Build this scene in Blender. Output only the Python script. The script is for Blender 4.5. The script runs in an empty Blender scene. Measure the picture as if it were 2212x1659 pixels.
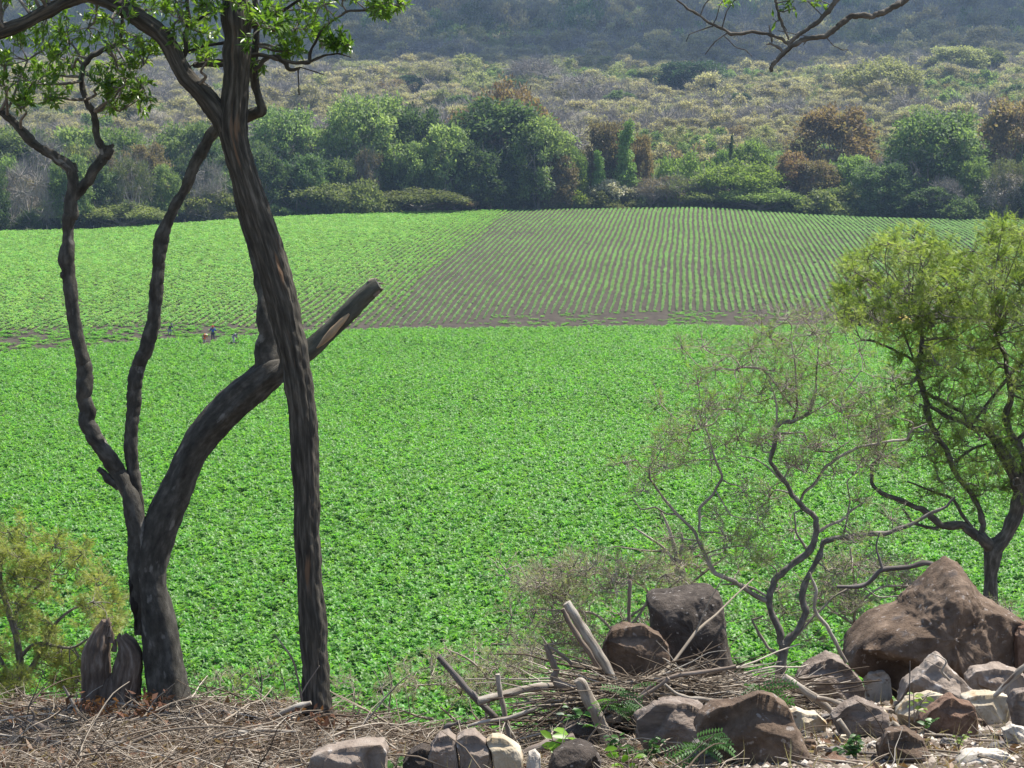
import bpy, math, random
import numpy as np
from mathutils import Vector, Matrix, noise as mnoise

SC = bpy.context.scene
COL = SC.collection
R = math.radians

# ------------------------------------------------------------------ camera
CZ = 20.0                      # camera height above the field datum
PITCH = R(6.15)
FPX = 4128.0                   # focal length in units of a 2212-wide frame
cam_d = bpy.data.cameras.new("camera")
cam_d.sensor_width = 36.0
cam_d.lens = FPX / 2212.0 * 36.0
cam_d.clip_start = 0.1
cam_d.clip_end = 8000.0
cam = bpy.data.objects.new("camera", cam_d)
COL.objects.link(cam)
cam.location = (0, 0, CZ)
cam.rotation_euler = (R(90) - PITCH, 0, 0)
SC.camera = cam

# ------------------------------------------------------------------ light
SUN_EL, SUN_AZ = R(63), R(58)  # azimuth measured from +Y (away from camera) towards +X
SUN = Vector((math.sin(SUN_AZ) * math.cos(SUN_EL), math.cos(SUN_AZ) * math.cos(SUN_EL), math.sin(SUN_EL)))
world = bpy.data.worlds.new("World")
SC.world = world
world.use_nodes = True
wn = world.node_tree
wn.nodes.clear()
sky = wn.nodes.new("ShaderNodeTexSky")
sky.sky_type = 'NISHITA'
sky.sun_disc = False
sky.sun_elevation = SUN_EL
sky.sun_rotation = SUN_AZ
bgn = wn.nodes.new("ShaderNodeBackground")
bgn.inputs[1].default_value = 0.11
won = wn.nodes.new("ShaderNodeOutputWorld")
wn.links.new(sky.outputs[0], bgn.inputs[0])
wn.links.new(bgn.outputs[0], won.inputs[0])
sun_d = bpy.data.lights.new("sun", 'SUN')
sun_d.energy = 4.6
sun_d.angle = R(0.53)
sun_d.color = (1.0, 0.955, 0.88)
sun_o = bpy.data.objects.new("sun", sun_d)
COL.objects.link(sun_o)
sun_o.rotation_euler = SUN.to_track_quat('Z', 'Y').to_euler()
sun_o.location = (0, 0, 60)

SC.view_settings.view_transform = 'Standard'
SC.view_settings.look = 'None'
SC.view_settings.exposure = 0.90
SC.view_settings.gamma = 1.0
SC.render.engine = 'CYCLES'
cy = SC.cycles
cy.max_bounces = 7
cy.diffuse_bounces = 3
cy.glossy_bounces = 2
cy.transmission_bounces = 4
cy.transparent_max_bounces = 4
cy.volume_bounces = 0
cy.sample_clamp_indirect = 6.0
cy.use_denoising = True
try:
    cy.denoiser = 'OPENIMAGEDENOISE'
    cy.denoising_prefilter = 'ACCURATE'
except Exception:
    pass

# ------------------------------------------------------------------ picture <-> place
CP, SP = math.cos(PITCH), math.sin(PITCH)

def P(u, v, d):
    """point at ground distance d (metres, along +Y) seen at (u, v) of a 2212x1659 frame"""
    a = (u - 1106.0) / FPX
    b = -(v - 829.5) / FPX
    dy = CP + b * SP
    dz = -SP + b * CP
    k = d / dy
    return Vector((a * k, d, CZ + dz * k))

def PX(d):
    return d / FPX

def er(v):
    """height over distance (relative to the camera) at picture row v"""
    return -np.tan(PITCH + np.arctan((np.asarray(v, float) - 829.5) / FPX))

def sn(x, y, s, seed=0.0):
    x = x / s + seed * 1.7
    y = y / s - seed * 2.3
    return (np.sin(x * 1.3 + 1.9 * np.sin(y * 0.7 + seed)) + np.sin(y * 1.7 + 1.3 * np.sin(x * 0.9 - seed)) + 0.6 * np.sin((x + y) * 2.3 + seed * 3)) / 2.6

FIELD_Z = -19.2
def ub(u, xs, ys):
    return np.interp(u, xs, ys)

def y_boundary(u):   # far edge of the near crop
    return ub(u, [-400, 0, 300, 700, 1100, 1500, 2212, 2700], [200, 207, 222, 238, 242, 246, 246, 246])

def y_crest(u):
    return ub(u, [-600, 0, 380, 700, 1100, 1500, 1800, 2212, 2800], [335, 350, 372, 400, 425, 425, 418, 400, 385])

def v_crest(u):
    return ub(u, [-600, 0, 200, 380, 560, 800, 1100, 1500, 1620, 1760, 1900, 2212, 2800], [520, 503, 499, 487, 474, 463, 454, 450, 455, 466, 472, 478, 485])

def H(x, y):
    """ground height, world z"""
    x = np.asarray(x, float)
    y = np.asarray(y, float)
    yy = np.maximum(y, 4.0)
    u = 1106 + FPX * x / yy
    # the ledge the trees stand on
    rr = np.interp(x, [-4, -1.3, -0.8, 0.4, 1.0, 1.6, 4], [-.282, -.286, -.298, -.301, -.291, -.280, -.276])
    z12 = rr * 12.4
    z9 = -0.3165 * 9 - .055
    zl = np.where(y < 9, -1.6 + (z9 + 1.6) * y / 9.0, z9 + (z12 - z9) * (y - 9) / 3.4)
    drop = z12 - 0.52 * (y - 12.4) - 0.02 * np.abs(y - 12.4) ** 1.2
    z = np.where(y < 12.4, zl, drop)
    bump = 0.018 * sn(x, y, 0.3, 3) + 0.03 * sn(x, y, 1.1, 5)
    z = z + np.where(y < 60, bump, 0)
    # field floor
    field = FIELD_Z + 0.12 * sn(x, y, 14, 2)
    z = np.maximum(z, field)
    yb = y_boundary(u)
    yc = y_crest(u)
    zc = er(v_crest(u)) * yc
    t = np.clip((y - yb) / np.maximum(yc - yb, 1), 0, 1)
    rise = FIELD_Z + (zc - FIELD_Z) * (t + 0.10 * np.sin(t * np.pi) ) + 0.25 * np.sin(t * 3.14) * sn(x, y, 22, 7)
    z = np.where(y > yb, rise, z)
    # beyond the crest: a dip, then the dry hillside
    hill_y = np.array([440, 470, 520, 600, 750, 950, 1100, 1250, 1500, 1600, 1680, 1850, 1950, 2150, 2700])
    hill_v = np.array([470, 425, 345, 292, 222, 164, 136, 120, 102, 92, 80, 40, 20, -25, -130])
    hz = er(hill_v) * hill_y
    zh = np.interp(y, hill_y, hz)
    amp = np.clip((y - 480) / 300, 0, 1)
    zh = zh + amp * (3.0 * sn(x, y, 60, 1) + 5.0 * sn(x, y, 150, 4) * np.clip((y - 600) / 600, 0, 1.5))
    dip = zc - 1.0 * np.clip((y - yc) / 6, 0, 1)
    k = np.clip((y - yc - 8) / np.maximum(480 - yc - 8, 1), 0, 1)
    k = k * k * (3 - 2 * k)
    beyond = dip * (1 - k) + zh * k
    z = np.where(y > yc, beyond, z)
    return z + CZ

def Hs(x, y):
    return float(H(np.array([x]), np.array([y]))[0])

def on_ground(u, v, lo=8.0, hi=14.0):
    """distance at which the view ray through (u, v) meets the ground"""
    d = lo
    while d < hi:
        p = P(u, v, d)
        if p.z <= Hs(p.x, d):
            return d
        d += 0.03 if hi < 60 else 0.5
    return hi

# ------------------------------------------------------------------ object helpers
def tag(o, label=None, cat=None, group=None, kind=None):
    if label: o['label'] = label
    if cat: o['category'] = cat
    if group: o['group'] = group
    if kind: o['kind'] = kind
    return o

def thing(name, label, cat, loc=(0, 0, 0), group=None):
    o = bpy.data.objects.new(name, None)
    COL.objects.link(o)
    o.location = loc
    o.empty_display_size = 0.2
    return tag(o, label, cat, group)

def mesh_from(name, V, F, attrs=None, smooth=False, midx=None):
    """V (n,3); F (m,4) int array or list of such arrays of quads/tris"""
    if not isinstance(F, (list, tuple)):
        F = [F]
    F = [np.asarray(f, np.int64) for f in F if len(f)]
    me = bpy.data.meshes.new(name)
    V = np.asarray(V, np.float32)
    me.vertices.add(len(V))
    me.vertices.foreach_set("co", V.ravel())
    nl = sum(f.size for f in F)
    npoly = sum(len(f) for f in F)
    me.loops.add(nl)
    me.polygons.add(npoly)
    me.loops.foreach_set("vertex_index", np.concatenate([f.ravel() for f in F]).astype(np.int32))
    tot = np.concatenate([np.full(len(f), f.shape[1]) for f in F]).astype(np.int32)
    st = np.concatenate([[0], np.cumsum(tot)[:-1]]).astype(np.int32)
    me.polygons.foreach_set("loop_start", st)
    me.polygons.foreach_set("loop_total", tot)
    if smooth:
        me.polygons.foreach_set("use_smooth", np.ones(npoly, bool))
    if midx is not None:
        me.polygons.foreach_set("material_index", np.asarray(midx, np.int32))
    me.update(calc_edges=True)
    if attrs:
        for k, (dom, a) in attrs.items():
            a = np.asarray(a, np.float32)
            typ = 'FLOAT' if a.ndim == 1 else 'FLOAT_VECTOR'
            at = me.attributes.new(k, typ, dom)
            at.data.foreach_set("value" if typ == 'FLOAT' else "vector", a.ravel())
    return me

def link(name, me, mats, parent=None):
    o = bpy.data.objects.new(name, me)
    COL.objects.link(o)
    if mats is not None:
        for m in (mats if isinstance(mats, (list, tuple)) else [mats]):
            me.materials.append(m)
    if parent is not None:
        o.parent = parent
    return o

def copy_tree(o, parent=None):
    c = o.copy()
    COL.objects.link(c)
    c.parent = parent
    for ch in list(o.children):
        copy_tree(ch, c)
    return c

class Acc:
    """collects quads (and per-face random value) into one mesh"""
    def __init__(s):
        s.V = []; s.F = []; s.n = 0; s.r = []; s.b = []; s.m = []
    def add(s, V, F, r=None, b=None, m=0):
        V = np.asarray(V, float)
        F = np.asarray(F, np.int64)
        s.V.append(V); s.F.append(F + s.n); s.n += len(V)
        s.r.append(np.full(len(F), 0.5) if r is None else np.broadcast_to(r, (len(F),)))
        s.b.append(np.zeros((len(V), 3)) if b is None else b)
        s.m.append(np.full(len(F), m))
    def mesh(s, name, origin=(0, 0, 0), smooth=False):
        V = np.concatenate(s.V) - np.asarray(origin, float)
        return mesh_from(name, V, s.F, {'rnd': ('FACE', np.concatenate(s.r)), 'bark': ('POINT', np.concatenate(s.b))}, smooth, np.concatenate(s.m))

def catmull(pts, n):
    pts = [np.asarray(p, float) for p in pts]
    if len(pts) < 3:
        return [pts[0] + (pts[-1] - pts[0]) * i / n for i in range(n + 1)]
    q = [2 * pts[0] - pts[1]] + pts + [2 * pts[-1] - pts[-2]]
    out = []
    for i in range(1, len(q) - 2):
        for k in range(n):
            t = k / n
            a, b, c, d = q[i - 1], q[i], q[i + 1], q[i + 2]
            out.append(0.5 * ((2 * b) + (-a + c) * t + (2 * a - 5 * b + 4 * c - d) * t * t + (-a + 3 * b - 3 * c + d) * t ** 3))
    out.append(pts[-1])
    return out

def tube(acc, pts, rad, sides=8, rough=0.0, ridges=0, rseed=0.0, rnd=0.5, cap=True, m=0):
    pts = np.asarray(pts, float)
    rad = np.asarray(rad, float)
    n = len(pts)
    T = np.gradient(pts, axis=0)
    T /= np.linalg.norm(T, axis=1)[:, None] + 1e-9
    ref = np.array([0.13, -0.97, 0.21])
    if abs(T[0] @ ref) > 0.9: ref = np.array([0.9, 0.1, 0.3])
    X = np.zeros_like(T)
    x = ref - T[0] * (ref @ T[0]); x /= np.linalg.norm(x)
    for i in range(n):
        x = x - T[i] * (x @ T[i])
        x /= np.linalg.norm(x) + 1e-9
        X[i] = x
    Y = np.cross(T, X)
    a = np.arange(sides) / sides * 2 * np.pi
    L = np.concatenate([[0], np.cumsum(np.linalg.norm(np.diff(pts, axis=0), axis=1))])
    rr = np.repeat(rad[:, None], sides, 1)
    if rough:
        ph = L[:, None]
        rm = max(rad.mean(), 1e-4)
        rr = rr * (1 + rough * (np.sin(a[None] * 2 + ph / rm * 0.7 + rseed) * 0.5 + np.sin(a[None] * 3 - ph / rm * 1.3 + rseed * 2.1) * 0.35 + 0.5 * np.sin(ph / rm * 0.9 + rseed) * np.ones_like(a)[None]))
    if ridges:
        ph = L[:, None] / max(rad.mean(), 1e-4)
        w = np.sin(a[None] * ridges + 2.2 * np.sin(ph * 0.30 + rseed) + 1.3 * np.sin(ph * .83 + a[None] * 2)) + 0.6 * np.sin(a[None] * (ridges * 2 - 3) + 1.7 * np.sin(ph * 0.5 + a[None]) + rseed)
        rr = rr * (1 + 0.06 * w + 0.025 * np.sin(ph * 5 + 7 * a[None]))
    C = np.cos(a)[None, :, None]; S = np.sin(a)[None, :, None]
    V = pts[:, None] + (X[:, None] * C + Y[:, None] * S) * rr[..., None]
    B = np.stack([np.broadcast_to(np.cos(a)[None], rr.shape) * rr.mean() * 1.0, np.broadcast_to(np.sin(a)[None], rr.shape) * rr.mean(), np.broadcast_to(L[:, None], rr.shape)], -1)
    V = V.reshape(-1, 3); B = B.reshape(-1, 3) + rseed * 3.1
    i = np.arange(n - 1)[:, None] * sides
    j = np.arange(sides)[None]
    j2 = (j + 1) % sides
    F = np.stack([i + j, i + j2, i + sides + j2, i + sides + j], -1).reshape(-1, 4)
    acc.add(V, F, rnd, B, m)
    if cap:
        for k, (e, sgn) in enumerate(((0, -1), (n - 1, 1))):
            ring = V[e * sides:(e + 1) * sides]
            Vc = np.concatenate([ring, [pts[e] + T[e] * sgn * rad[e] * 0.12]])
            Bc = np.concatenate([B[e * sides:(e + 1) * sides], B[e * sides:e * sides + 1]])
            jj = np.arange(sides)
            tri = np.stack([jj, (jj + 1) % sides, np.full(sides, sides)], -1)
            if sgn < 0: tri = tri[:, ::-1]
            acc.add(Vc, tri, rnd, Bc, m)

def pxtube(acc, pl, depth, sides=10, n=6, rough=0.06, ridges=0, seed=0.0, wob=0.0, rnd=0.5, m=0, kink=0.0):
    """pl: (u, v, width px[, extra depth]) ; a limb with real thickness at its own distance"""
    pts, rad = [], []
    for q in pl:
        d = depth + (q[3] if len(q) > 3 else 0)
        pts.append(np.array(P(q[0], q[1], d)))
        rad.append(q[2] * 0.5 * PX(d))
    ctl = [np.append(p, r) for p, r in zip(pts, rad)]
    if kink and len(ctl) > 3:
        rk_ = np.random.default_rng(int(abs(seed) * 97) + len(ctl))
        c2 = []
        for i in range(len(ctl) - 1):
            c2.append(ctl[i])
            m_ = (ctl[i] + ctl[i + 1]) / 2
            if np.linalg.norm((ctl[i + 1] - ctl[i])[:3]) > 2.5 * m_[3]:
                m_[:3] += rk_.normal(0, kink, 3) * m_[3]; m_[3] *= 1 + rk_.normal(0, .09)
                c2.append(m_)
        c2.append(ctl[-1]); ctl = c2
    c = np.array(catmull(ctl, n))
    if wob:
        k = np.arange(len(c))
        c[:, 0] += wob * np.sin(k * 1.1 + seed) * c[:, 3]
        c[:, 2] += wob * np.sin(k * 0.8 + seed * 2) * c[:, 3]
        c[:, 1] += wob * np.sin(k * 0.7 + seed * 3) * c[:, 3]
    tube(acc, c[:, :3], np.maximum(c[:, 3], 0.0004), sides, rough, ridges, seed, rnd, True, m)
    return c

def rand_dirs(rng, n, up=0.0, flat=1.0):
    d = rng.normal(size=(n, 3))
    d[:, 2] = d[:, 2] * flat + up
    return d / (np.linalg.norm(d, axis=1)[:, None] + 1e-9)

def frames(d, rng, roll=None):
    """rotation matrices (n,3,3) whose local Y is d"""
    n = len(d)
    r = rng.normal(size=(n, 3)) if roll is None else np.broadcast_to(roll, (n, 3)) + rng.normal(size=(n, 3)) * 0.45
    z = r - d * np.sum(r * d, 1)[:, None]
    z /= np.linalg.norm(z, axis=1)[:, None] + 1e-9
    x = np.cross(d, z)
    return np.stack([x, d, z], -1)

def stamp(acc, T, pos, M, scl, rnd, m=0):
    Tv, Tf = T
    V = np.einsum('nij,kj->nki', M, Tv) * np.asarray(scl).reshape(-1, 1, 1) + pos[:, None]
    N, k = len(pos), len(Tv)
    F = (Tf[None] + (np.arange(N) * k)[:, None, None]).reshape(-1, Tf.shape[1])
    acc.add(V.reshape(-1, 3), F, np.repeat(rnd, len(Tf)), None, m)

# leaf templates (long axis +Y, length 1)
LEAF = (np.array([[0, 0, 0], [.17, .45, .05], [0, 1, -.06], [-.17, .45, .05], [0, .48, -.03]], float),
        np.array([[0, 1, 2, 4], [0, 4, 2, 3]]))
RHOMB = (np.array([[0, 0, 0], [.3, .5, .08], [0, 1, 0], [-.3, .5, .08]], float), np.array([[0, 1, 2, 3]]))
SLIVER = (np.array([[-.016, 0, 0], [.016, 0, 0], [.008, 1, .03], [-.008, 1, .03]], float), np.array([[0, 1, 2, 3]]))
def make_spray(k=6, w=.05, ll=.2, droop=.15):
    V, F = [], []
    for i in range(k):
        y = .15 + .8 * i / (k - 1)
        z = -droop * y * y
        for s in (-1, 1):
            b = len(V)
            l = ll * (1 - .35 * abs(i / (k - 1) - .4))
            V += [[0, y, z], [s * l * .5, y + w + .04, z + .02], [s * l, y + .08, z - .03], [s * l * .5, y - w + .04, z + .02]]
            F.append([b, b + 1, b + 2, b + 3])
    b = len(V)
    V += [[-.012, 0, 0], [.012, 0, 0], [.006, 1, -droop], [-.006, 1, -droop]]
    F.append([b, b + 1, b + 2, b + 3])
    return np.array(V, float), np.array(F)
SPRAY = make_spray()
FERN = make_spray(9, .045, .22, .35)

# ------------------------------------------------------------------ materials
def nodes(name):
    m = bpy.data.materials.new(name)
    m.use_nodes = True
    nt = m.node_tree
    nt.nodes.clear()
    out = nt.nodes.new("ShaderNodeOutputMaterial")
    return m, nt, out

def ramp(nt, cols, fac=None, interp='LINEAR'):
    r = nt.nodes.new("ShaderNodeValToRGB")
    r.color_ramp.interpolation = interp
    e = r.color_ramp.elements
    while len(e) < len(cols): e.new(0.5)
    for i, (p, c) in enumerate(cols):
        e[i].position = p
        e[i].color = (*c, 1)
    if fac is not None: nt.links.new(fac, r.inputs[0])
    return r

def leaf_mat(name, cols, rough=0.45, spec=0.4, trans=0.35, tboost=1.3, objvar=0.3):
    m, nt, out = nodes(name)
    at = nt.nodes.new("ShaderNodeAttribute"); at.attribute_name = 'rnd'
    oi = nt.nodes.new("ShaderNodeObjectInfo")
    r = ramp(nt, [(i / (len(cols) - 1), c) for i, c in enumerate(cols)], at.outputs['Fac'])
    hs = nt.nodes.new("ShaderNodeHueSaturation")
    mr = nt.nodes.new("ShaderNodeMapRange")
    mr.inputs[3].default_value = 1 - objvar; mr.inputs[4].default_value = 1 + objvar
    nt.links.new(oi.outputs['Random'], mr.inputs[0])
    nt.links.new(mr.outputs[0], hs.inputs['Value'])
    mh = nt.nodes.new("ShaderNodeMapRange")
    mh.inputs[3].default_value = 0.5 - objvar * 0.05; mh.inputs[4].default_value = 0.5 + objvar * 0.05
    mm = nt.nodes.new("ShaderNodeMath"); mm.operation = 'FRACT'
    m2 = nt.nodes.new("ShaderNodeMath"); m2.operation = 'MULTIPLY'; m2.inputs[1].default_value = 7.31
    nt.links.new(oi.outputs['Random'], m2.inputs[0]); nt.links.new(m2.outputs[0], mm.inputs[0])
    nt.links.new(mm.outputs[0], mh.inputs[0]); nt.links.new(mh.outputs[0], hs.inputs['Hue'])
    nt.links.new(r.outputs[0], hs.inputs['Color'])
    p = nt.nodes.new("ShaderNodeBsdfPrincipled")
    p.inputs['Roughness'].default_value = rough
    p.inputs['Specular IOR Level'].default_value = spec
    nt.links.new(hs.outputs[0], p.inputs['Base Color'])
    if trans > 0:
        t = nt.nodes.new("ShaderNodeBsdfTranslucent")
        g = nt.nodes.new("ShaderNodeMix"); g.data_type = 'RGBA'; g.blend_type = 'MULTIPLY'
        g.inputs[0].default_value = 1.0
        nt.links.new(hs.outputs[0], g.inputs[6])
        g.inputs[7].default_value = (tboost, tboost * 1.05, tboost * .55, 1)
        nt.links.new(g.outputs[2], t.inputs[0])
        mx = nt.nodes.new("ShaderNodeMixShader"); mx.inputs[0].default_value = trans
        nt.links.new(p.outputs[0], mx.inputs[1]); nt.links.new(t.outputs[0], mx.inputs[2])
        nt.links.new(mx.outputs[0], out.inputs[0])
    else:
        nt.links.new(p.outputs[0], out.inputs[0])
    return m

def noise_mat(name, cols, scale=3.0, detail=6, rough=0.9, bump=0.3, coord='Object', stretch=(1, 1, 1), bscale=None, attr=None, spots=None, bdist=0.02):
    m, nt, out = nodes(name)
    if attr:
        tc = nt.nodes.new("ShaderNodeAttribute"); tc.attribute_name = attr; src = tc.outputs['Vector']
    else:
        tc = nt.nodes.new("ShaderNodeTexCoord"); src = tc.outputs[coord]
    mp = nt.nodes.new("ShaderNodeMapping"); mp.inputs['Scale'].default_value = stretch
    nt.links.new(src, mp.inputs[0])
    n1 = nt.nodes.new("ShaderNodeTexNoise"); n1.inputs['Scale'].default_value = scale; n1.inputs['Detail'].default_value = detail
    n1.inputs['Roughness'].default_value = 0.62
    nt.links.new(mp.outputs[0], n1.inputs[0])
    r = ramp(nt, [(0.28 + 0.44 * i / (len(cols) - 1), c) for i, c in enumerate(cols)], n1.outputs[0])
    col = r.outputs[0]
    if spots:
        for (sc, thr, c, w) in spots:
            n3 = nt.nodes.new("ShaderNodeTexNoise"); n3.inputs['Scale'].default_value = sc; n3.inputs['Detail'].default_value = 5
            nt.links.new(mp.outputs[0], n3.inputs[0])
            rr = ramp(nt, [(thr, (0, 0, 0)), (thr + w, (1, 1, 1))], n3.outputs[0])
            mx = nt.nodes.new("ShaderNodeMix"); mx.data_type = 'RGBA'
            nt.links.new(rr.outputs[0], mx.inputs[0]); nt.links.new(col, mx.inputs[6]); mx.inputs[7].default_value = (*c, 1)
            col = mx.outputs[2]
    p = nt.nodes.new("ShaderNodeBsdfPrincipled")
    p.inputs['Roughness'].default_value = rough
    p.inputs['Specular IOR Level'].default_value = 0.25
    nt.links.new(col, p.inputs['Base Color'])
    if bump:
        n2 = nt.nodes.new("ShaderNodeTexNoise"); n2.inputs['Scale'].default_value = bscale or scale * 3; n2.inputs['Detail'].default_value = 8
        n2.inputs['Roughness'].default_value = 0.7
        nt.links.new(mp.outputs[0], n2.inputs[0])
        b = nt.nodes.new("ShaderNodeBump"); b.inputs['Strength'].default_value = bump; b.inputs['Distance'].default_value = bdist
        nt.links.new(n2.outputs[0], b.inputs['Height']); nt.links.new(b.outputs[0], p.inputs['Normal'])
    nt.links.new(p.outputs[0], out.inputs[0])
    return m

def plain(name, c, rough=0.8):
    return noise_mat(name, [tuple(x * .85 for x in c), c], 4.0, 3, rough, 0.1)

M = {}
M['soil'] = noise_mat('dark_soil', [(.034, .026, .018), (.060, .047, .034), (.088, .072, .054)], 0.7, 8, .95, .6, bscale=2.5, bdist=.1)
M['dry'] = noise_mat('dry_earth', [(.055, .042, .030), (.105, .082, .060), (.18, .148, .115)], 2.2, 8, .95, .8, bscale=18, bdist=.03)
M['hill'] = noise_mat('hill_earth', [(.14, .115, .075), (.24, .205, .15), (.32, .27, .22)], 0.03, 8, .95, 0)
M['bark_a'] = noise_mat('smooth_dark_bark', [(.026, .023, .018), (.066, .060, .049), (.15, .137, .115)], 22, 8, .9, 1.0, stretch=(1, 1, .45), bscale=70, attr='bark', bdist=.008,
                        spots=[(13, .64, (.20, .185, .16), .05)])
M['bark_b'] = noise_mat('fibrous_bark', [(.020, .017, .013), (.066, .058, .045), (.185, .160, .125)], 46, 8, .92, 1.0, stretch=(1, 1, .10), bscale=95, attr='bark', bdist=.012,
                        spots=[(18, .63, (.17, .105, .062), .06)])
M['bark_c'] = noise_mat('grey_bark', [(.075, .066, .052), (.17, .15, .125), (.34, .31, .27)], 34, 6, .9, .6, stretch=(1, 1, .4), bscale=90, attr='bark', bdist=.004)
M['bark_r'] = noise_mat('reddish_bark', [(.045, .038, .03), (.11, .096, .076), (.24, .215, .18)], 34, 6, .9, .8, stretch=(1, 1, .3), bscale=90, attr='bark', bdist=.006)
M['bark_far'] = noise_mat('pale_far_bark', [(.16, .14, .12), (.36, .33, .29)], 1.2, 4, .9, 0)
M['bark_fard'] = noise_mat('dark_far_bark', [(.05, .04, .035), (.12, .10, .085)], 1.2, 4, .9, 0)
M['bark_bough'] = noise_mat('hazy_bough', [(.04, .04, .032), (.085, .085, .066), (.15, .15, .12)], 22, 8, .9, 1.0, stretch=(1, 1, .3), bscale=70, attr='bark', bdist=.006)  # lens haze over the bough put into a paler bark colour
M['dead'] = noise_mat('bleached_wood', [(.13, .10, .075), (.33, .28, .22), (.56, .51, .43)], 30, 8, .88, 1.0, stretch=(1, 1, .2), bscale=90, attr='bark', bdist=.006, spots=[(13, .60, (.15, .10, .068), .05)])
M['dead2'] = noise_mat('brown_dead_wood', [(.10, .075, .055), (.22, .17, .13), (.40, .33, .27)], 24, 6, .88, .6, stretch=(1, 1, .15), bscale=90, attr='bark', bdist=.003)
M['charcoal'] = noise_mat('grey_dead_wood', [(.07, .06, .05), (.14, .12, .105), (.24, .215, .19)], 24, 6, .88, .6, stretch=(1, 1, .15), bscale=90, attr='bark', bdist=.003)
# ================================================================== THE LAND
def grid_mesh(name, ts, ys, mat, polar=True):
    T, Y = np.meshgrid(ts, ys)
    X = T * Y if polar else T
    Z = H(X, Y)
    V = np.stack([X, Y, Z], -1).reshape(-1, 3)
    nx, ny = len(ts), len(ys)
    i = np.arange(ny - 1)[:, None] * nx
    j = np.arange(nx - 1)[None]
    F = np.stack([i + j, i + j + 1, i + nx + j + 1, i + nx + j], -1).reshape(-1, 4)
    o = link(name, mesh_from(name, V, F, None, True), mat)
    tag(o, kind='structure')
    return o

grid_mesh('ground', np.linspace(-26, 26, 261), np.concatenate([np.linspace(-8, 8, 33), np.linspace(8.1, 14, 100), np.linspace(14.3, 46, 90)]), M['dry'], False)
ys_f = np.concatenate([np.linspace(46, 190, 73), np.linspace(191, 440, 250)])
grid_mesh('field', np.linspace(-.5, .5, 241), ys_f, M['soil'])
grid_mesh('hillside', np.linspace(-.5, .5, 181), np.concatenate([np.linspace(440, 700, 66), np.linspace(708, 2650, 150)]), M['hill'])

# ------------------------------------------------------------------ clouds whose shadows lie over the far hills
M['cloud'], cnt_, cout_ = nodes('thin_cloud')
c1_ = cnt_.nodes.new('ShaderNodeBsdfDiffuse'); c1_.inputs[0].default_value = (.8, .8, .8, 1)
c2_ = cnt_.nodes.new('ShaderNodeBsdfTransparent')
c3_ = cnt_.nodes.new('ShaderNodeMixShader'); c3_.inputs[0].default_value = .48
cnt_.links.new(c1_.outputs[0], c3_.inputs[1]); cnt_.links.new(c2_.outputs[0], c3_.inputs[2]); cnt_.links.new(c3_.outputs[0], cout_.inputs[0])
def cloud(name, label, blobs, height):
    """blobs: (ground x, ground y, radius) that the shadow should cover"""
    rng = np.random.default_rng(len(blobs) * 7 + int(height))
    acc = Acc()
    off = np.array([SUN.x, SUN.y]) * height / SUN.z
    nu, nv = 20, 10
    a = np.linspace(0, 2 * np.pi, nu + 1)[:-1]
    b = np.linspace(-np.pi / 2, np.pi / 2, nv + 1)
    for (gx, gy, r) in blobs:
        gz = Hs(gx, gy)
        off = np.array([SUN.x, SUN.y]) * (height - gz) / SUN.z
        A, B = np.meshgrid(a, b)
        k = 1 + .12 * np.sin(A * 3 + gx) * np.cos(B) + .08 * np.sin(A * 7 + B * 5 + gy) * np.cos(B)
        X = gx + off[0] + np.cos(A) * np.cos(B) * r * k
        Y = gy + off[1] + np.sin(A) * np.cos(B) * r * k
        Z = height + np.sin(B) * r * .16 * k
        V = np.stack([X, Y, Z], -1).reshape(-1, 3)
        i = np.arange(nv)[:, None] * nu; j = np.arange(nu)[None]; j2 = (j + 1) % nu
        acc.add(V, np.stack([i + j, i + j2, i + nu + j2, i + nu + j], -1).reshape(-1, 4))
    o = link(name, acc.mesh(name, (0, 0, 0), True), M['cloud'])
    tag(o, kind='structure')
rngc = np.random.default_rng(5)
bl = []
for gx in np.arange(-520, 620, 75):
    for gy in (940, 1000, 1060, 1130, 1215, 1300, 1400, 1500):
        if gx > 120 and gy > 1480: continue
        if gx > 90 and gy < 1050: continue
        if gx < -130 and gy < 990: continue
        bl.append((gx + rngc.uniform(-20, 20), gy + rngc.uniform(-25, 25) + (40 if gx < -200 else 0) * 0, rngc.uniform(48, 66)))
cloud('cloud', 'grey-white cloud shading the middle of the far hill', bl, 640)
bl = []
for gx in np.arange(-900, 1300, 130):
    for gy in (1970, 2080, 2180, 2260, 2420, 2600):
        if -60 < gx * 1500 / gy: pass
        bl.append((gx + rngc.uniform(-30, 30), gy + rngc.uniform(-20, 20), rngc.uniform(95, 125)))
for gx, gy in [(-480, 1700), (-380, 1720), (-280, 1720), (-180, 1730), (-90, 1740), (-500, 1820), (-400, 1830), (-300, 1840), (-200, 1850), (-60, 1860), (330, 1260), (400, 1330), (330, 1400), (420, 1450), (330, 1530), (340, 1680), (430, 1600), (500, 1500), (500, 1350), (560, 1700), (380, 1830), (520, 1850), (600, 1560), (260, 1330)]:
    bl.append((gx, gy, rngc.uniform(75, 95)))
cloud('cloud', '', bl, 760)

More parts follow.
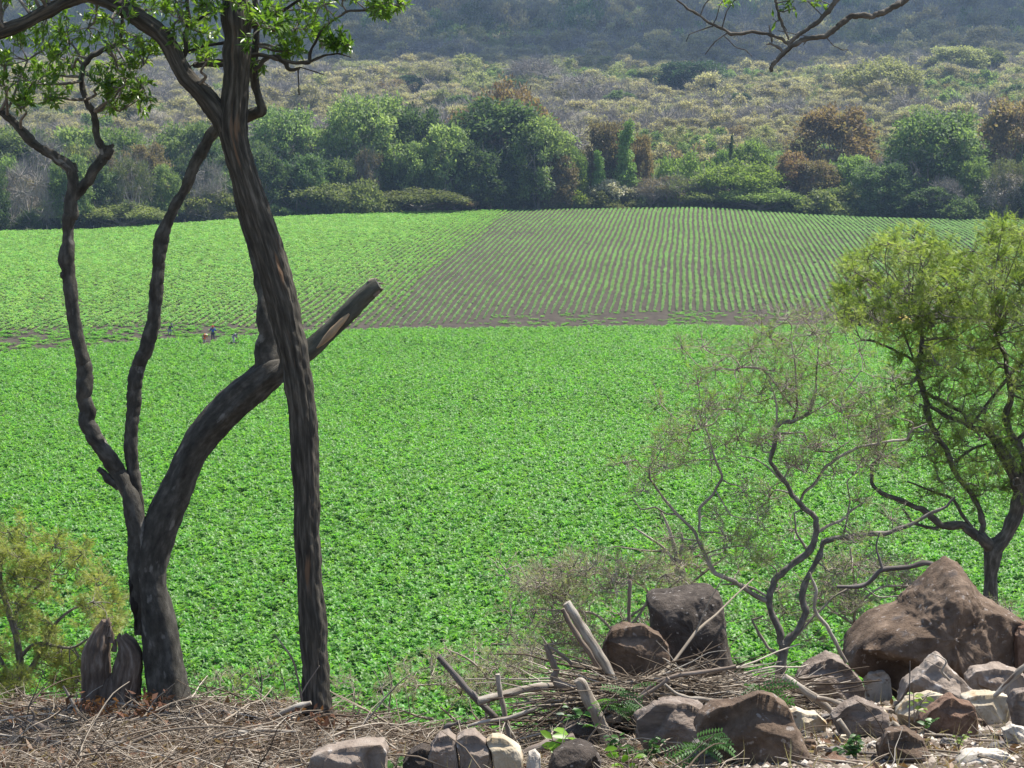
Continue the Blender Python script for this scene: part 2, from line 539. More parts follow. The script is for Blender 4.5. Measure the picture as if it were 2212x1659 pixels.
# ------------------------------------------------------------------ scattering of stuff
PROTO_N = [0]
def scatter(name, pts, rot, scl, idx, protos, label=None, cat=None):
    pc = bpy.data.collections.new('stock_%d' % PROTO_N[0]); PROTO_N[0] += 1
    for p in protos: pc.objects.link(p)
    me = bpy.data.meshes.new(name)
    n = len(pts)
    me.vertices.add(n)
    me.vertices.foreach_set("co", np.asarray(pts, np.float32).ravel())
    a = me.attributes.new('rot', 'FLOAT_VECTOR', 'POINT'); a.data.foreach_set("vector", np.asarray(rot, np.float32).ravel())
    a = me.attributes.new('scl', 'FLOAT_VECTOR', 'POINT')
    scl = np.asarray(scl, np.float32)
    if scl.ndim == 1: scl = np.repeat(scl[:, None], 3, 1)
    a.data.foreach_set("vector", scl.ravel())
    a = me.attributes.new('idx', 'INT', 'POINT'); a.data.foreach_set("value", np.asarray(idx, np.int32))
    o = link(name, me, None)
    ng = bpy.data.node_groups.new(name + '_nodes', 'GeometryNodeTree')
    ng.interface.new_socket('Geometry', in_out='INPUT', socket_type='NodeSocketGeometry')
    ng.interface.new_socket('Geometry', in_out='OUTPUT', socket_type='NodeSocketGeometry')
    gi = ng.nodes.new('NodeGroupInput'); go = ng.nodes.new('NodeGroupOutput')
    ci = ng.nodes.new('GeometryNodeCollectionInfo'); ci.inputs['Collection'].default_value = pc
    ci.inputs['Separate Children'].default_value = True; ci.inputs['Reset Children'].default_value = True
    ip = ng.nodes.new('GeometryNodeInstanceOnPoints'); ip.inputs['Pick Instance'].default_value = True
    def na(nm, typ):
        q = ng.nodes.new('GeometryNodeInputNamedAttribute'); q.data_type = typ; q.inputs['Name'].default_value = nm
        return q.outputs['Attribute']
    e = ng.nodes.new('FunctionNodeEulerToRotation')
    ng.links.new(na('rot', 'FLOAT_VECTOR'), e.inputs[0])
    ng.links.new(gi.outputs[0], ip.inputs['Points']); ng.links.new(ci.outputs[0], ip.inputs['Instance'])
    ng.links.new(na('idx', 'INT'), ip.inputs['Instance Index']); ng.links.new(e.outputs[0], ip.inputs['Rotation'])
    ng.links.new(na('scl', 'FLOAT_VECTOR'), ip.inputs['Scale']); ng.links.new(ip.outputs[0], go.inputs[0])
    md = o.modifiers.new('scatter', 'NODES'); md.node_group = ng
    tag(o, label, cat, kind='stuff')
    return o

# ------------------------------------------------------------------ crop plants
def crop_leaf(L=.5, W=.2, arch=.5, rise=.8):
    """one arching leaf, three segments either side of the midrib"""
    V, F = [], []
    ts = [0, .3, .62, 1.0]
    wid = [.12, .95, .85, .02]
    for t, w in zip(ts, wid):
        y = t * L * (1 - .15 * arch * t)
        z = rise * L * (t - (0.55 + arch) * t * t)
        V += [[-w * W / 2, y, z + .14 * w * W], [0, y, z - .1 * w * W], [w * W / 2, y, z + .14 * w * W]]
    for i in range(3):
        b = i * 3
        F += [[b, b + 1, b + 4, b + 3], [b + 1, b + 2, b + 5, b + 4]]
    return np.array(V), np.array(F)

def crop_plant(name, rng, n, L, Hh, mat):
    acc = Acc()
    for i in range(n):
        f = i / max(n - 1, 1)
        T = crop_leaf(L * rng.uniform(.75, 1.1) * (1.05 - .45 * f), L * .50 * rng.uniform(.8, 1.2) * (1 - .35 * f), rng.uniform(.15, .6) * (1 - .4 * f), rng.uniform(.75, 1.35) + .5 * f)
        az = i * 2.4 + rng.uniform(-.4, .4)
        c, s = math.cos(az), math.sin(az)
        Mx = np.array([[[c, -s, 0], [s, c, 0], [0, 0, 1]]])
        stamp(acc, T, np.array([[0, 0, Hh * (.15 + .75 * f)]]), Mx, [1.0], np.array([rng.random()]))
    me = acc.mesh(name, (0, 0, 0), True)
    me.materials.append(mat)
    return bpy.data.objects.new(name, me)

M['crop'] = leaf_mat('crop_leaf', [(.075, .195, .022), (.100, .25, .032), (.130, .30, .046), (.18, .36, .08)], .46, .6, .48, 1.7, .22)
M['crop2'] = leaf_mat('young_crop_leaf', [(.13, .26, .085), (.20, .35, .13), (.30, .45, .21)], .48, .5, .35, 1.4, .25)
M['crop3'] = leaf_mat('pale_crop_leaf', [(.095, .235, .045), (.155, .325, .07), (.215, .39, .105), (.30, .46, .17)], .44, .6, .42, 1.5, .28)

rng = np.random.default_rng(11)
prot = [crop_plant('crop_plant_%d' % i, rng, 13, .47, .58, M['crop']) for i in range(5)]
X, Y = [], []
y = 56.0
while y < 247:
    w = .32 * y + 4
    n = int(2 * w / (.37 if y < 150 else .46))
    X.append(np.linspace(-w, w, n) + rng.uniform(-.2, .2, n)); Y.append(np.full(n, y) + rng.uniform(-.34, .34, n))
    y += .50 if y < 150 else .66
X = np.concatenate(X); Y = np.concatenate(Y)
U = 1106 + FPX * X / Y
keep = (Y < y_boundary(U) - 1 + 1.2 * sn(X, Y, 3, 9)) & (rng.random(len(X)) > .05 + .10 * (sn(X, Y, 6, 4) > .75))
for pu_, py_ in ((460, 226), (441, 221), (505, 221), (366, 229)):
    px_ = (pu_ - 1106) / FPX * py_
    keep &= ~((np.abs(X - px_) < .9) & (Y > py_ - 4.5) & (Y < py_ + 1))
X, Y, U = X[keep], Y[keep], U[keep]
n = len(X)
rot = np.zeros((n, 3)); rot[:, 2] = rng.uniform(0, 6.28, n); rot[:, 0] = rng.normal(0, .12, n); rot[:, 1] = rng.normal(0, .12, n)
vig = 1 + .08 * sn(X, Y, 5, 3) + .10 * sn(X, Y, 17, 6)
scatter('crop', np.stack([X, Y, H(X, Y) - .05], -1), rot, rng.uniform(.78, 1.1, n) * vig, rng.integers(0, 5, n), prot,
        'dense bright green broad-leaved crop covering the flat near field', 'crop')

# rows on the rising far field
ROWDIR = 0.0933
rng = np.random.default_rng(12)
def row_clump(name, rng, n, L, Hh, mat, length=1.0, wide=.16):
    acc = Acc()
    for k in range(n):
        cy0 = (k + .5) / n * length - length / 2 + rng.uniform(-.06, .06)
        cx0 = rng.normal(0, wide)
        for i in range(5):
            T = crop_leaf(L * rng.uniform(.7, 1.15), L * .42, rng.uniform(.1, .5), rng.uniform(.4, 1.1))
            az = i * 1.3 + rng.uniform(-.4, .4) + k
            c, s = math.cos(az), math.sin(az)
            stamp(acc, T, np.array([[cx0, cy0, Hh * rng.uniform(.1, .7)]]), np.array([[[c, -s, 0], [s, c, 0], [0, 0, 1]]]), [1.0], np.array([rng.random()]))
    me = acc.mesh(name, (0, 0, 0), True); me.materials.append(mat)
    return bpy.data.objects.new(name, me)
pr_row = [row_clump('row_plants_%d' % i, rng, 5, .44, .36, M['crop2'], 1.05, .07) for i in range(4)]
pr_left = [row_clump('left_plants_%d' % i, rng, 4, .40, .42, M['crop3'], 1.0, .2) for i in range(4)]
pr_strip = [row_clump('strip_plants_%d' % i, rng, 3, .34, .22, M['crop'], 1.0, .3) for i in range(3)]
S = 0.97
rows = np.arange(-230, 230)
rX, rY, rI = [], [], []
ys = np.arange(212, 440, 1.0)
for r_ in rows:
    x0 = r_ * S
    wig = .05 * np.sin(ys / 5.5 + r_ * .9) + .10 * np.sin(ys / 13 + r_ * .12) + .03 * np.sin(ys / 2.1 + r_)
    rX.append(x0 + ROWDIR * ys + wig); rY.append(ys + rng.uniform(-.1, .1, len(ys))); rI.append(np.full(len(ys), r_))
X = np.concatenate(rX); Y = np.concatenate(rY); RI = np.concatenate(rI)
U = 1106 + FPX * X / Y
ok = (np.abs(X) < .34 * Y + 5) & (Y > y_boundary(U)) & (Y < y_crest(U) + 3)
X, Y, RI, U = X[ok], Y[ok], RI[ok], U[ok]
r_split = round((P(1108, 455, 425).x - ROWDIR * 425) / S)
left = RI <= r_split + np.round(1.2 * np.sin(Y / 17) * (rng.random(len(Y)) > .4))
yb = y_boundary(U)
# headland strip
strip_w = np.interp(U, [-200, 0, 350, 600, 800, 1000, 1080, 1620, 2300], [16, 16, 13, 5, 4, 6, 12, 14, 14])
strip = Y < yb + strip_w
n = len(X)
Z = H(X, Y)
rz = np.arctan(ROWDIR) * -1
# right block
sel = ~left & ~strip & (rng.random(n) > .02)
gapn = sn(X, Y, 4, 8)
sel &= ~((gapn > .85) & (rng.random(n) > .6))
vigr = 1.0 + .15 * sn(X, Y, 9, 5)
dens = np.interp(U, [800, 1150, 1450, 2212], [.62, .8, 1.0, 1.0])
edge = np.clip((Y - (yb + strip_w)) / 8, 0, 1)
sc = (vigr * dens * (.7 + .3 * edge) * rng.uniform(.8, 1.15, n))
k = sel
scatter('row_crop', np.stack([X[k], Y[k], Z[k] - .02], -1), np.stack([np.zeros(k.sum()), np.zeros(k.sum()), np.full(k.sum(), rz) + rng.integers(0, 2, k.sum()) * math.pi], -1),
        np.stack([sc[k] * .70, np.ones(k.sum()), sc[k]], -1), rng.integers(0, 4, k.sum()), pr_row,
        'young crop plants in long straight rows with bare soil between, right part of the far rise', 'crop')
k = left & ~strip & (rng.random(n) > .02)
ed = np.clip((Y - (yb + strip_w)) / 30, 0, 1)
far = np.clip((RI - (r_split - 34)) / 34, 0, 1)      # near the boundary the rows are thinner
gap = np.clip(sn(X, Y, 13, 2) * .6 + .15, 0, 1) + .35 * (sn(X, Y, 3.1, 6) > .8)
sc = (1.42 - .50 * far ** 2 - .28 * gap * (1 - ed * .3) - .30 * (1 - ed)) * rng.uniform(.88, 1.12, n)
scatter('rise_crop', np.stack([X[k], Y[k], Z[k] - .02], -1), np.stack([np.zeros(k.sum()), np.zeros(k.sum()), np.full(k.sum(), rz) + rng.integers(0, 2, k.sum()) * math.pi], -1),
        np.stack([sc[k] * .86, np.ones(k.sum()) * 1.1, sc[k]], -1), rng.integers(0, 4, k.sum()), pr_left,
        'pale green denser crop on the left part of the far rise', 'crop')
# headland weeds and small plants
n2 = 9000
Xs = rng.uniform(-90, 90, n2); Ys = rng.uniform(200, 262, n2)
Us = 1106 + FPX * Xs / Ys
ybs = y_boundary(Us)
sws = np.interp(Us, [-200, 0, 350, 600, 800, 1000, 1080, 1620, 2300], [16, 16, 13, 5, 4, 6, 12, 14, 14])
mid = sn(Xs, Ys, 7, 1)
pden = np.where(Us < 620, .95, np.where(np.abs(Us - 1500) < 60, .9, .12 + .3 * (mid > .2)))
kk = (Ys > ybs) & (Ys < ybs + sws) & (rng.random(n2) < pden)
scatter('headland_plants', np.stack([Xs[kk], Ys[kk], H(Xs[kk], Ys[kk]) - .02], -1), np.stack([np.zeros(kk.sum()), np.zeros(kk.sum()), rng.uniform(0, 6.28, kk.sum())], -1),
        rng.uniform(.7, 1.3, kk.sum()) * np.where(Us[kk] < 620, 1.25, .9), rng.integers(0, 3, kk.sum()), pr_strip,
        'low straggling green plants on the bare strip between the two crops', 'plants')
# ================================================================== TREES BEYOND THE FIELD
PAL = {
 'green': [(.055, .088, .034), (.11, .16, .06), (.18, .245, .095), (.29, .35, .17)],
 'deep': [(.034, .060, .028), (.070, .112, .048), (.14, .19, .085)],
 'fresh': [(.08, .125, .04), (.14, .205, .065), (.22, .30, .11)],
 'vivid': [(.10, .17, .045), (.165, .26, .075), (.25, .36, .13)],
 'olive': [(.075, .09, .035), (.13, .15, .06), (.21, .225, .10)],
 'lime': [(.10, .14, .03), (.17, .22, .05), (.26, .31, .09)],
 'rust': [(.10, .070, .042), (.17, .115, .068), (.235, .165, .10), (.15, .15, .075)],
 'brown': [(.085, .06, .038), (.15, .11, .07), (.20, .16, .10), (.12, .13, .06)],
 'tan': [(.25, .225, .15), (.32, .29, .20), (.40, .365, .265)],
 'straw': [(.17, .18, .09), (.23, .24, .13), (.29, .30, .18)],
 'grey': [(.27, .235, .20), (.40, .355, .31), (.54, .49, .44)],
 'oak': [(.014, .032, .018), (.030, .060, .030), (.065, .11, .05)],
 'cream': [(.10, .12, .05), (.45, .42, .30), (.62, .58, .44)],
}
LM = {}
for k_, c_ in PAL.items():
    LM[k_] = leaf_mat('foliage_' + k_, c_, .6, .25, .40 if k_ not in ('grey', 'cream') else .15, 1.9, .25)

def crown(acc, rng, w, h, z0, nl, leaf, lobes, flat=.6, kind='dome', T=RHOMB, m=0, twiggy=0.0):
    """foliage as many small leaf faces in uneven lobes; returns lobe centres"""
    C, Rr = [], []
    for i in range(lobes):
        for _ in range(60):
            a = rng.uniform(0, 6.283)
            if kind == 'umbrella':
                r = math.sqrt(rng.random()) * .85
                z = .42 + .53 * (1 - r * r) * rng.uniform(.55, 1.1)
            elif kind == 'column':
                r = rng.random() ** .6 * .7; z = rng.uniform(.1, .95); r *= (1.15 - z)
            elif kind == 'bush':
                r = math.sqrt(rng.random()) * .9
                z = rng.uniform(.1, 1.1) * math.sqrt(max(0, 1 - r * r)) * .85
            else:
                t = rng.random() ** .8
                z = .12 + .8 * t
                r = math.sqrt(max(0.02, 1 - ((z - .38) / .62) ** 2)) * rng.uniform(.45, .9) if z > .38 else rng.uniform(.5, .92) * (.72 + .28 * z / .38)
            c = np.array([math.cos(a) * r * w / 2, math.sin(a) * r * w / 2, z0 + z * h])
            rad = w * rng.uniform(.065, .13) * (1.1 if kind != 'column' else 2.0) * (1.25 if lobes < 20 else 1)
            if all(np.linalg.norm(c - c2) > .5 * (rad + r2) * .62 for c2, r2 in zip(C, Rr)): break
        C.append(c); Rr.append(rad)
    Rr = np.array(Rr); C = np.array(C)
    wts = Rr ** 2 / np.sum(Rr ** 2)
    li = rng.choice(len(C), nl, p=wts)
    d = rand_dirs(rng, nl, .35)
    # sub-clumps break each lobe up
    sub = rand_dirs(rng, len(C) * 9, .35).reshape(len(C), 9, 3)
    si = rng.integers(0, 9, nl)
    d = d * .55 + sub[li, si] * .75 * rng.uniform(.3, 1, nl)[:, None]
    rad = Rr[li] * rng.uniform(.6, 1.1, nl) ** .5
    pos = C[li] + d * rad[:, None] * np.array([1.15, 1.15, max(flat, .8)])
    pos[:, 2] = np.maximum(pos[:, 2], z0 + .02 * h * rng.random(nl))
    ld = d * .6 + rng.normal(size=(nl, 3)) * .6; ld[:, 2] -= .1
    ld /= np.linalg.norm(ld, axis=1)[:, None]
    lr = rng.random(len(C))
    sh = np.clip(lr[li] * .45 + rng.random(nl) * .55, 0, 1)
    stamp(acc, T, pos, frames(ld, rng, np.array([0, 0, 1.0])), leaf * rng.uniform(.6, 1.35, nl), sh, m)
    return C, Rr

def limbs(acc, rng, C, Rr, h, r0, fork=.3, m=0, n_extra=0, base=(0, 0)):
    z1 = h * fork
    bend = rng.normal(0, .03 * h, 2)
    tr = catmull([np.array([base[0], base[1], -h * .05]), np.array([base[0] * .5, base[1] * .5, z1 * .5]), np.array([bend[0], bend[1], z1])], 4)
    tube(acc, tr, np.linspace(r0 * 1.15, r0 * .75, len(tr)), 7, .1, 0, rng.random() * 9, .5, False, m)
    for c, rr in zip(C, Rr):
        s = np.array(tr[rng.integers(5, len(tr))])
        mid = s * .5 + c * .5 + rng.normal(0, .05 * h, 3) - np.array([0, 0, .04 * h])
        p = catmull([s, mid, c + np.array([0, 0, -rr * .2])], 4)
        tube(acc, p, np.linspace(r0 * .42, r0 * .08, len(p)), 5, .08, 0, rng.random() * 9, .5, False, m)

def twigs(acc, rng, C, Rr, n, L, m=0, T=SLIVER):
    li = rng.integers(0, len(C), n)
    d = rand_dirs(rng, n, .5)
    pos = C[li] + d * (Rr[li] * rng.uniform(0, .8, n))[:, None] - np.array([0, 0, .1]) * L
    stamp(acc, T, pos, frames(d, rng), L * rng.uniform(.5, 1.2, n), rng.random(n), m)

TW = (np.array([[-.018, 0, 0], [.018, 0, 0], [.014, .5, .05], [-.014, .5, .05], [.004, 1, 0], [-.004, 1, 0], [.2, .85, .05], [-.22, .8, .08]], float),
      np.array([[0, 1, 2, 3], [3, 2, 4, 5], [3, 2, 6, 2], [3, 2, 2, 7]][:2]))

def proto_tree(key, kind, w, h, nl, leaf, lobes, fork, r0, seed, twig=0, z0f=.0, barkm='bark_far', flat=.6, two=None):
    rng = np.random.default_rng(seed)
    a = Acc()
    C, Rr = crown(a, rng, w, h * (1 - z0f), h * z0f, nl, leaf, lobes, flat, kind)
    if two:
        a2 = Acc()
        # a second foliage tone on the crown's top (dry blossom or new leaf)
        top = C[C[:, 2] > np.quantile(C[:, 2], .45)]
        tr_ = np.full(len(top), w * .15)
        li = rng.integers(0, len(top), nl // 2)
        d = rand_dirs(rng, nl // 2, .9)
        pos = top[li] + d * (tr_[li] * rng.uniform(.7, 1.15, nl // 2))[:, None]
        stamp(a, RHOMB, pos, frames(rand_dirs(rng, nl // 2, .2), rng, np.array([0, 0, 1.])), leaf * rng.uniform(.5, 1.2, nl // 2), rng.random(nl // 2), 1)
    t = Acc()
    limbs(t, rng, C[:14], Rr[:14], h, r0, fork)
    if twig: twigs(t, rng, C, Rr, twig, w * .16, 0, TW)
    cm = a.mesh(key + '_crown'); tm = t.mesh(key + '_trunk')
    return dict(crown=cm, trunk=tm, w=w, h=h, bark=barkm, two=two)

PT = {
 'dome1': proto_tree('dome1', 'dome', 20, 19, 15000, .72, 95, .28, .6, 1, 520),
 'dome2': proto_tree('dome2', 'dome', 18, 20, 15000, .72, 95, .25, .6, 2, 520),
 'dome3': proto_tree('dome3', 'dome', 14, 15, 9500, .66, 70, .3, .45, 3, 380),
 'umb1': proto_tree('umb1', 'umbrella', 20, 13, 9500, .62, 60, .35, .5, 4, 120, .08),
 'umb2': proto_tree('umb2', 'umbrella', 12, 8, 6000, .56, 40, .35, .3, 5, 100, .1),
 'bush1': proto_tree('bush1', 'bush', 14, 6.5, 8000, .56, 52, .2, .2, 6, 100, 0, 'bark_fard'),
 'bush2': proto_tree('bush2', 'bush', 10, 6, 5500, .54, 40, .2, .2, 7, 100, 0, 'bark_fard'),
 'col1': proto_tree('col1', 'column', 5, 11, 6000, .40, 18, .2, .2, 8, 0),
 'airy1': proto_tree('airy1', 'dome', 13, 11, 4500, .36, 26, .3, .35, 9, 900),
 'airy2': proto_tree('airy2', 'umbrella', 15, 10, 5000, .36, 28, .3, .35, 10, 1100, .1),
 'bare1': proto_tree('bare1', 'dome', 13, 11, 260, .3, 30, .25, .42, 13, 2600),
 'bare2': proto_tree('bare2', 'umbrella', 15, 10, 200, .3, 32, .25, .42, 14, 2800, .1),
}
def place_tree(pt, u, vt, vb, wpx, y, pal, label, group, bark=None, pal2=None, name='tree', rot=None, cat='tree', zextra=0.0, parts=True):
    """vt, vb: rows where the crown top and its foot stand; foot on the ground at distance y"""
    p = PT[pt]
    x = P(u, vb, y).x
    gz = Hs(x, y)
    top = P(u, vt, y).z
    h = max(top - gz, 1.5)
    w = wpx * PX(y)
    sx, sz = w / p['w'], h / p['h']
    e = thing(name, label, cat, (x, y, gz - .15), group)
    rr = random.Random(int(u * 13 + vt * 7))
    rz = rr.uniform(0, 6.28) if rot is None else rot
    for nm, me, mt in (('trunk', p['trunk'], M[bark or p['bark']]), ('crown', p['crown'], LM[pal])):
        o = bpy.data.objects.new(nm, me)
        COL.objects.link(o)
        o.parent = e
        while len(me.materials) < 2: me.materials.append(None)
        o.material_slots[0].link = 'OBJECT'; o.material_slots[0].material = mt
        o.material_slots[1].link = 'OBJECT'; o.material_slots[1].material = LM[pal2] if pal2 else mt
        o.scale = (sx, sx, sz)
        o.rotation_euler = (0, 0, rz)
    return e

G1 = 'trees along the far edge of the field'
FT = [
 # proto, u, vtop, vbase, width, dist, palette, label
 ('airy1', 28, 372, 498, 150, 372, 'brown', 'greyish brown thin bush at the far left edge of the field', None),
 ('dome2', 45, 268, 470, 190, 412, 'green', 'round green tree standing behind the greyish bush at far left', None),
 ('dome3', 170, 268, 470, 175, 415, 'green', 'broad green tree seen between the two slender left stems', None),
 ('dome1', 255, 275, 470, 170, 428, 'fresh', 'lighter green tree right of the left forked stem', None),
 ('dome2', 318, 305, 462, 115, 398, 'brown', 'brownish dry-leaved tree between the second stem and the forked one', None),
 ('dome1', 410, 262, 462, 170, 420, 'green', 'tall green tree just left of the thick leaning trunk', None),
 ('umb1', 268, 440, 502, 195, 366, 'olive', 'low flat olive bush behind the left slender stems on the field edge', None),
 ('bush2', 130, 425, 495, 130, 372, 'deep', 'dark green bush behind the forked left stem', None),
 ('umb2', 445, 405, 484, 150, 382, 'olive', 'low olive brush left of the thick trunk on the field edge', None),
 ('bush1', 380, 440, 488, 130, 388, 'deep', 'dark low bush in shade left of the thick trunk', None),
 ('dome3', 505, 330, 470, 120, 402, 'deep', 'dark tree right behind the thick leaning trunk', None),
 ('dome1', 612, 232, 440, 185, 425, 'green', 'mid green tree right of the thick trunk, below the leafy twigs', None),
 ('dome2', 690, 270, 440, 120, 428, 'fresh', 'yellowish green tree tucked left of the tallest green tree', None),
 ('dome1', 790, 203, 440, 215, 424, 'green', 'tallest round green tree of the left group with pale limbs', 'pale'),
 ('dome2', 905, 222, 440, 150, 427, 'deep', 'bluish dark green tree directly right of the tallest round one', None),
 ('dome3', 965, 262, 440, 130, 420, 'green', 'green tree in the middle of the dark wooded clump', None),
 ('umb1', 635, 384, 472, 230, 402, 'olive', 'long low olive bush right of the thick trunk at the field edge', None),
 ('bush1', 770, 385, 468, 170, 404, 'olive', 'low dull olive bush below the tallest green tree', None),
 ('umb1', 905, 408, 464, 220, 410, 'olive', 'flat dark olive brush right above the pale green field', None),
 ('dome2', 1080, 205, 452, 250, 432, 'deep', 'largest dark green tree in the centre with a shady hollow below', None),
 ('umb1', 1090, 186, 440, 250, 446, 'rust', 'rusty brown flat crown rising behind the central dark tree', None),
 ('dome1', 1165, 250, 452, 170, 426, 'green', 'green tree leaning right of the central hollow', 'pale'),
 ('dome3', 1025, 300, 455, 130, 420, 'deep', 'dark leafy tree left of the central hollow', None),
 ('dome2', 1205, 330, 452, 90, 424, 'brown', 'reddish brown narrow tree right of the central dark tree', None),
 ('dome3', 1240, 312, 420, 70, 430, 'vivid', 'narrow soft bright green willowy tree in front of the rust-topped one', None),
 ('dome1', 1318, 262, 420, 125, 436, 'brown', 'dark trunked tree with rust coloured top right of centre', 'rust'),
 ('col1', 1353, 262, 410, 62, 429, 'fresh', 'feathery bright green tree overlapping the rust-topped one', None),
 ('dome3', 1385, 285, 405, 60, 437, 'rust', 'small rust-red tree just right of the feathery bright one', None),
 ('col1', 1292, 325, 410, 40, 428, 'vivid', 'slim bright green sapling at the foot of the rust-topped tree', None),
 ('bush2', 1238, 378, 454, 92, 427, 'lime', 'yellow-green round bush at the field edge right of centre', None),
 ('bush2', 1205, 405, 454, 80, 426, 'olive', 'dull olive bush left of the yellow-green round bush', None),
 ('umb2', 1318, 386, 452, 110, 429, 'cream', 'bush covered with cream blossom at the field edge', None),
 ('bush1', 1320, 405, 452, 120, 427, 'olive', 'olive thicket directly under the cream blossom', None),
 ('airy2', 1405, 385, 450, 120, 429, 'brown', 'reddish dry thicket right of the cream blossom', None),
 ('bush1', 1478, 325, 415, 155, 438, 'vivid', 'vivid green sprawling vine-covered bush on the far edge', None),
 ('airy2', 1480, 378, 450, 150, 430, 'olive', 'thin greyish olive thicket below the vivid green bush', None),
 ('umb1', 1600, 352, 450, 215, 430, 'lime', 'wide olive yellow flat-topped tree right of the vivid bush', None),
 ('umb1', 1640, 405, 462, 205, 424, 'fresh', 'long low green bush along the crop rows right of centre', None),
 ('dome3', 1620, 300, 420, 120, 440, 'vivid', 'pair of soft bright green willowy crowns behind the flat tree', None),
 ('dome3', 1565, 318, 410, 70, 441, 'vivid', 'small bright green crown left of the dark pointed sapling', None),
 ('col1', 1579, 292, 362, 16, 434, 'deep', 'narrow dark pointed sapling in front of the bright crowns', None),
 ('dome2', 1803, 221, 420, 200, 462, 'rust', 'large round rust-orange crown on the right', 'brown'),
 ('dome3', 1712, 322, 462, 92, 430, 'rust', 'dark brown-red tree at lower left of the rust-orange crown', None),
 ('dome1', 1762, 345, 465, 120, 428, 'brown', 'brownish mixed tree below the rust-orange crown', None),
 ('dome3', 1835, 330, 468, 120, 431, 'fresh', 'green patchy tree right below the rust-orange crown', None),
 ('bush1', 1800, 400, 470, 190, 422, 'olive', 'grey olive brush along the rows below the rust-orange crown', None),
 ('dome1', 1905, 350, 474, 150, 416, 'deep', 'dark green rounded tree left of the big pale-limbed one', None),
 ('dome1', 2015, 238, 470, 245, 424, 'green', 'big spreading green tree with pale branching limbs at right', 'pale'),
 ('dome3', 2010, 400, 476, 120, 409, 'deep', 'shadowy dark bush under the big spreading tree', None),
 ('bush1', 2080, 420, 478, 150, 406, 'deep', 'dark thicket between the big spreading tree and the grey one', None),
 ('dome2', 2195, 205, 470, 190, 432, 'brown', 'tall brown-leaved tree cut by the right edge of the picture', None),
 ('airy1', 2165, 372, 478, 160, 408, 'grey', 'greyish leafless round bush near the right edge', None),
 ('dome3', 2240, 380, 478, 120, 405, 'olive', 'dull olive tree at the right edge beside the grey bush', None),
 ('bush2', 1720, 428, 466, 90, 420, 'deep', 'dark green bush at the crest below the brown-red tree', None),
 ('dome3', 1060, 372, 455, 110, 421, 'deep', 'deep shaded tree low in the central hollow', None),
 ('dome3', 880, 300, 455, 120, 418, 'green', 'green tree standing low before the bluish dark one', None),
 ('dome3', 560, 300, 462, 100, 410, 'deep', 'deep green tree low beside the thick trunk', None),
 ('dome3', 715, 320, 458, 130, 416, 'deep', 'dark green tree between the mid green and the tallest one', None),
 ('umb2', 985, 425, 458, 90, 414, 'brown', 'small tan-topped bush by the central clump', None),
 ('dome3', 1940, 420, 476, 100, 412, 'deep', 'dark shrub at the foot of the rounded dark tree', None),
 ('dome1', -40, 290, 490, 190, 420, 'green', 'green tree cut by the left edge of the picture', None),
]
for (pt, u, vt, vb, w, y, pal, lab, extra) in FT:
    place_tree(pt, u, vt, vb, w, y + 6, pal, lab, G1, 'bark_far' if extra == 'pale' else None, extra if extra in LM else None,
               'bush' if pt.startswith(('bush', 'umb2')) else 'tree', cat='bush' if pt.startswith(('bush', 'umb2')) else 'tree')

rq = np.random.default_rng(88)
fillk = [('dome3', 'deep', 'dark green tree'), ('dome3', 'green', 'mid green tree'), ('dome1', 'green', 'leafy green tree'), ('airy1', 'brown', 'thin brownish tree'), ('dome3', 'fresh', 'light green tree'), ('airy1', 'olive', 'thin olive tree'), ('bare1', 'grey', 'bare grey tree'), ('umb2', 'olive', 'flat olive tree')]
for i in range(64):
    u = -60 + 2330 * (i + rq.random()) / 64
    row = i % 2
    pt, pal, nm = fillk[rq.choice(8, p=[.2, .2, .15, .12, .1, .1, .06, .07])]
    vt = float(np.interp(u, [0, 500, 700, 1200, 1400, 1650, 1850, 2212], [300, 290, 250, 260, 345, 350, 330, 270])) + rq.uniform(-5, 60) + 30 * row
    sec = ['at the left of the picture', 'left of the leaning trunk', 'under the tallest green trees', 'by the central hollow', 'above the striped rows', 'below the rust-orange crown', 'near the right edge'][int(np.digitize(u, [220, 480, 900, 1250, 1650, 1950]))]
    place_tree(pt, u, vt, 460, rq.uniform(75, 130), float(y_crest(u)) + (10 if row else 36) + rq.uniform(-3, 8), pal, nm + ' filling the tree line ' + sec, 'trees of the tree line ' + sec)

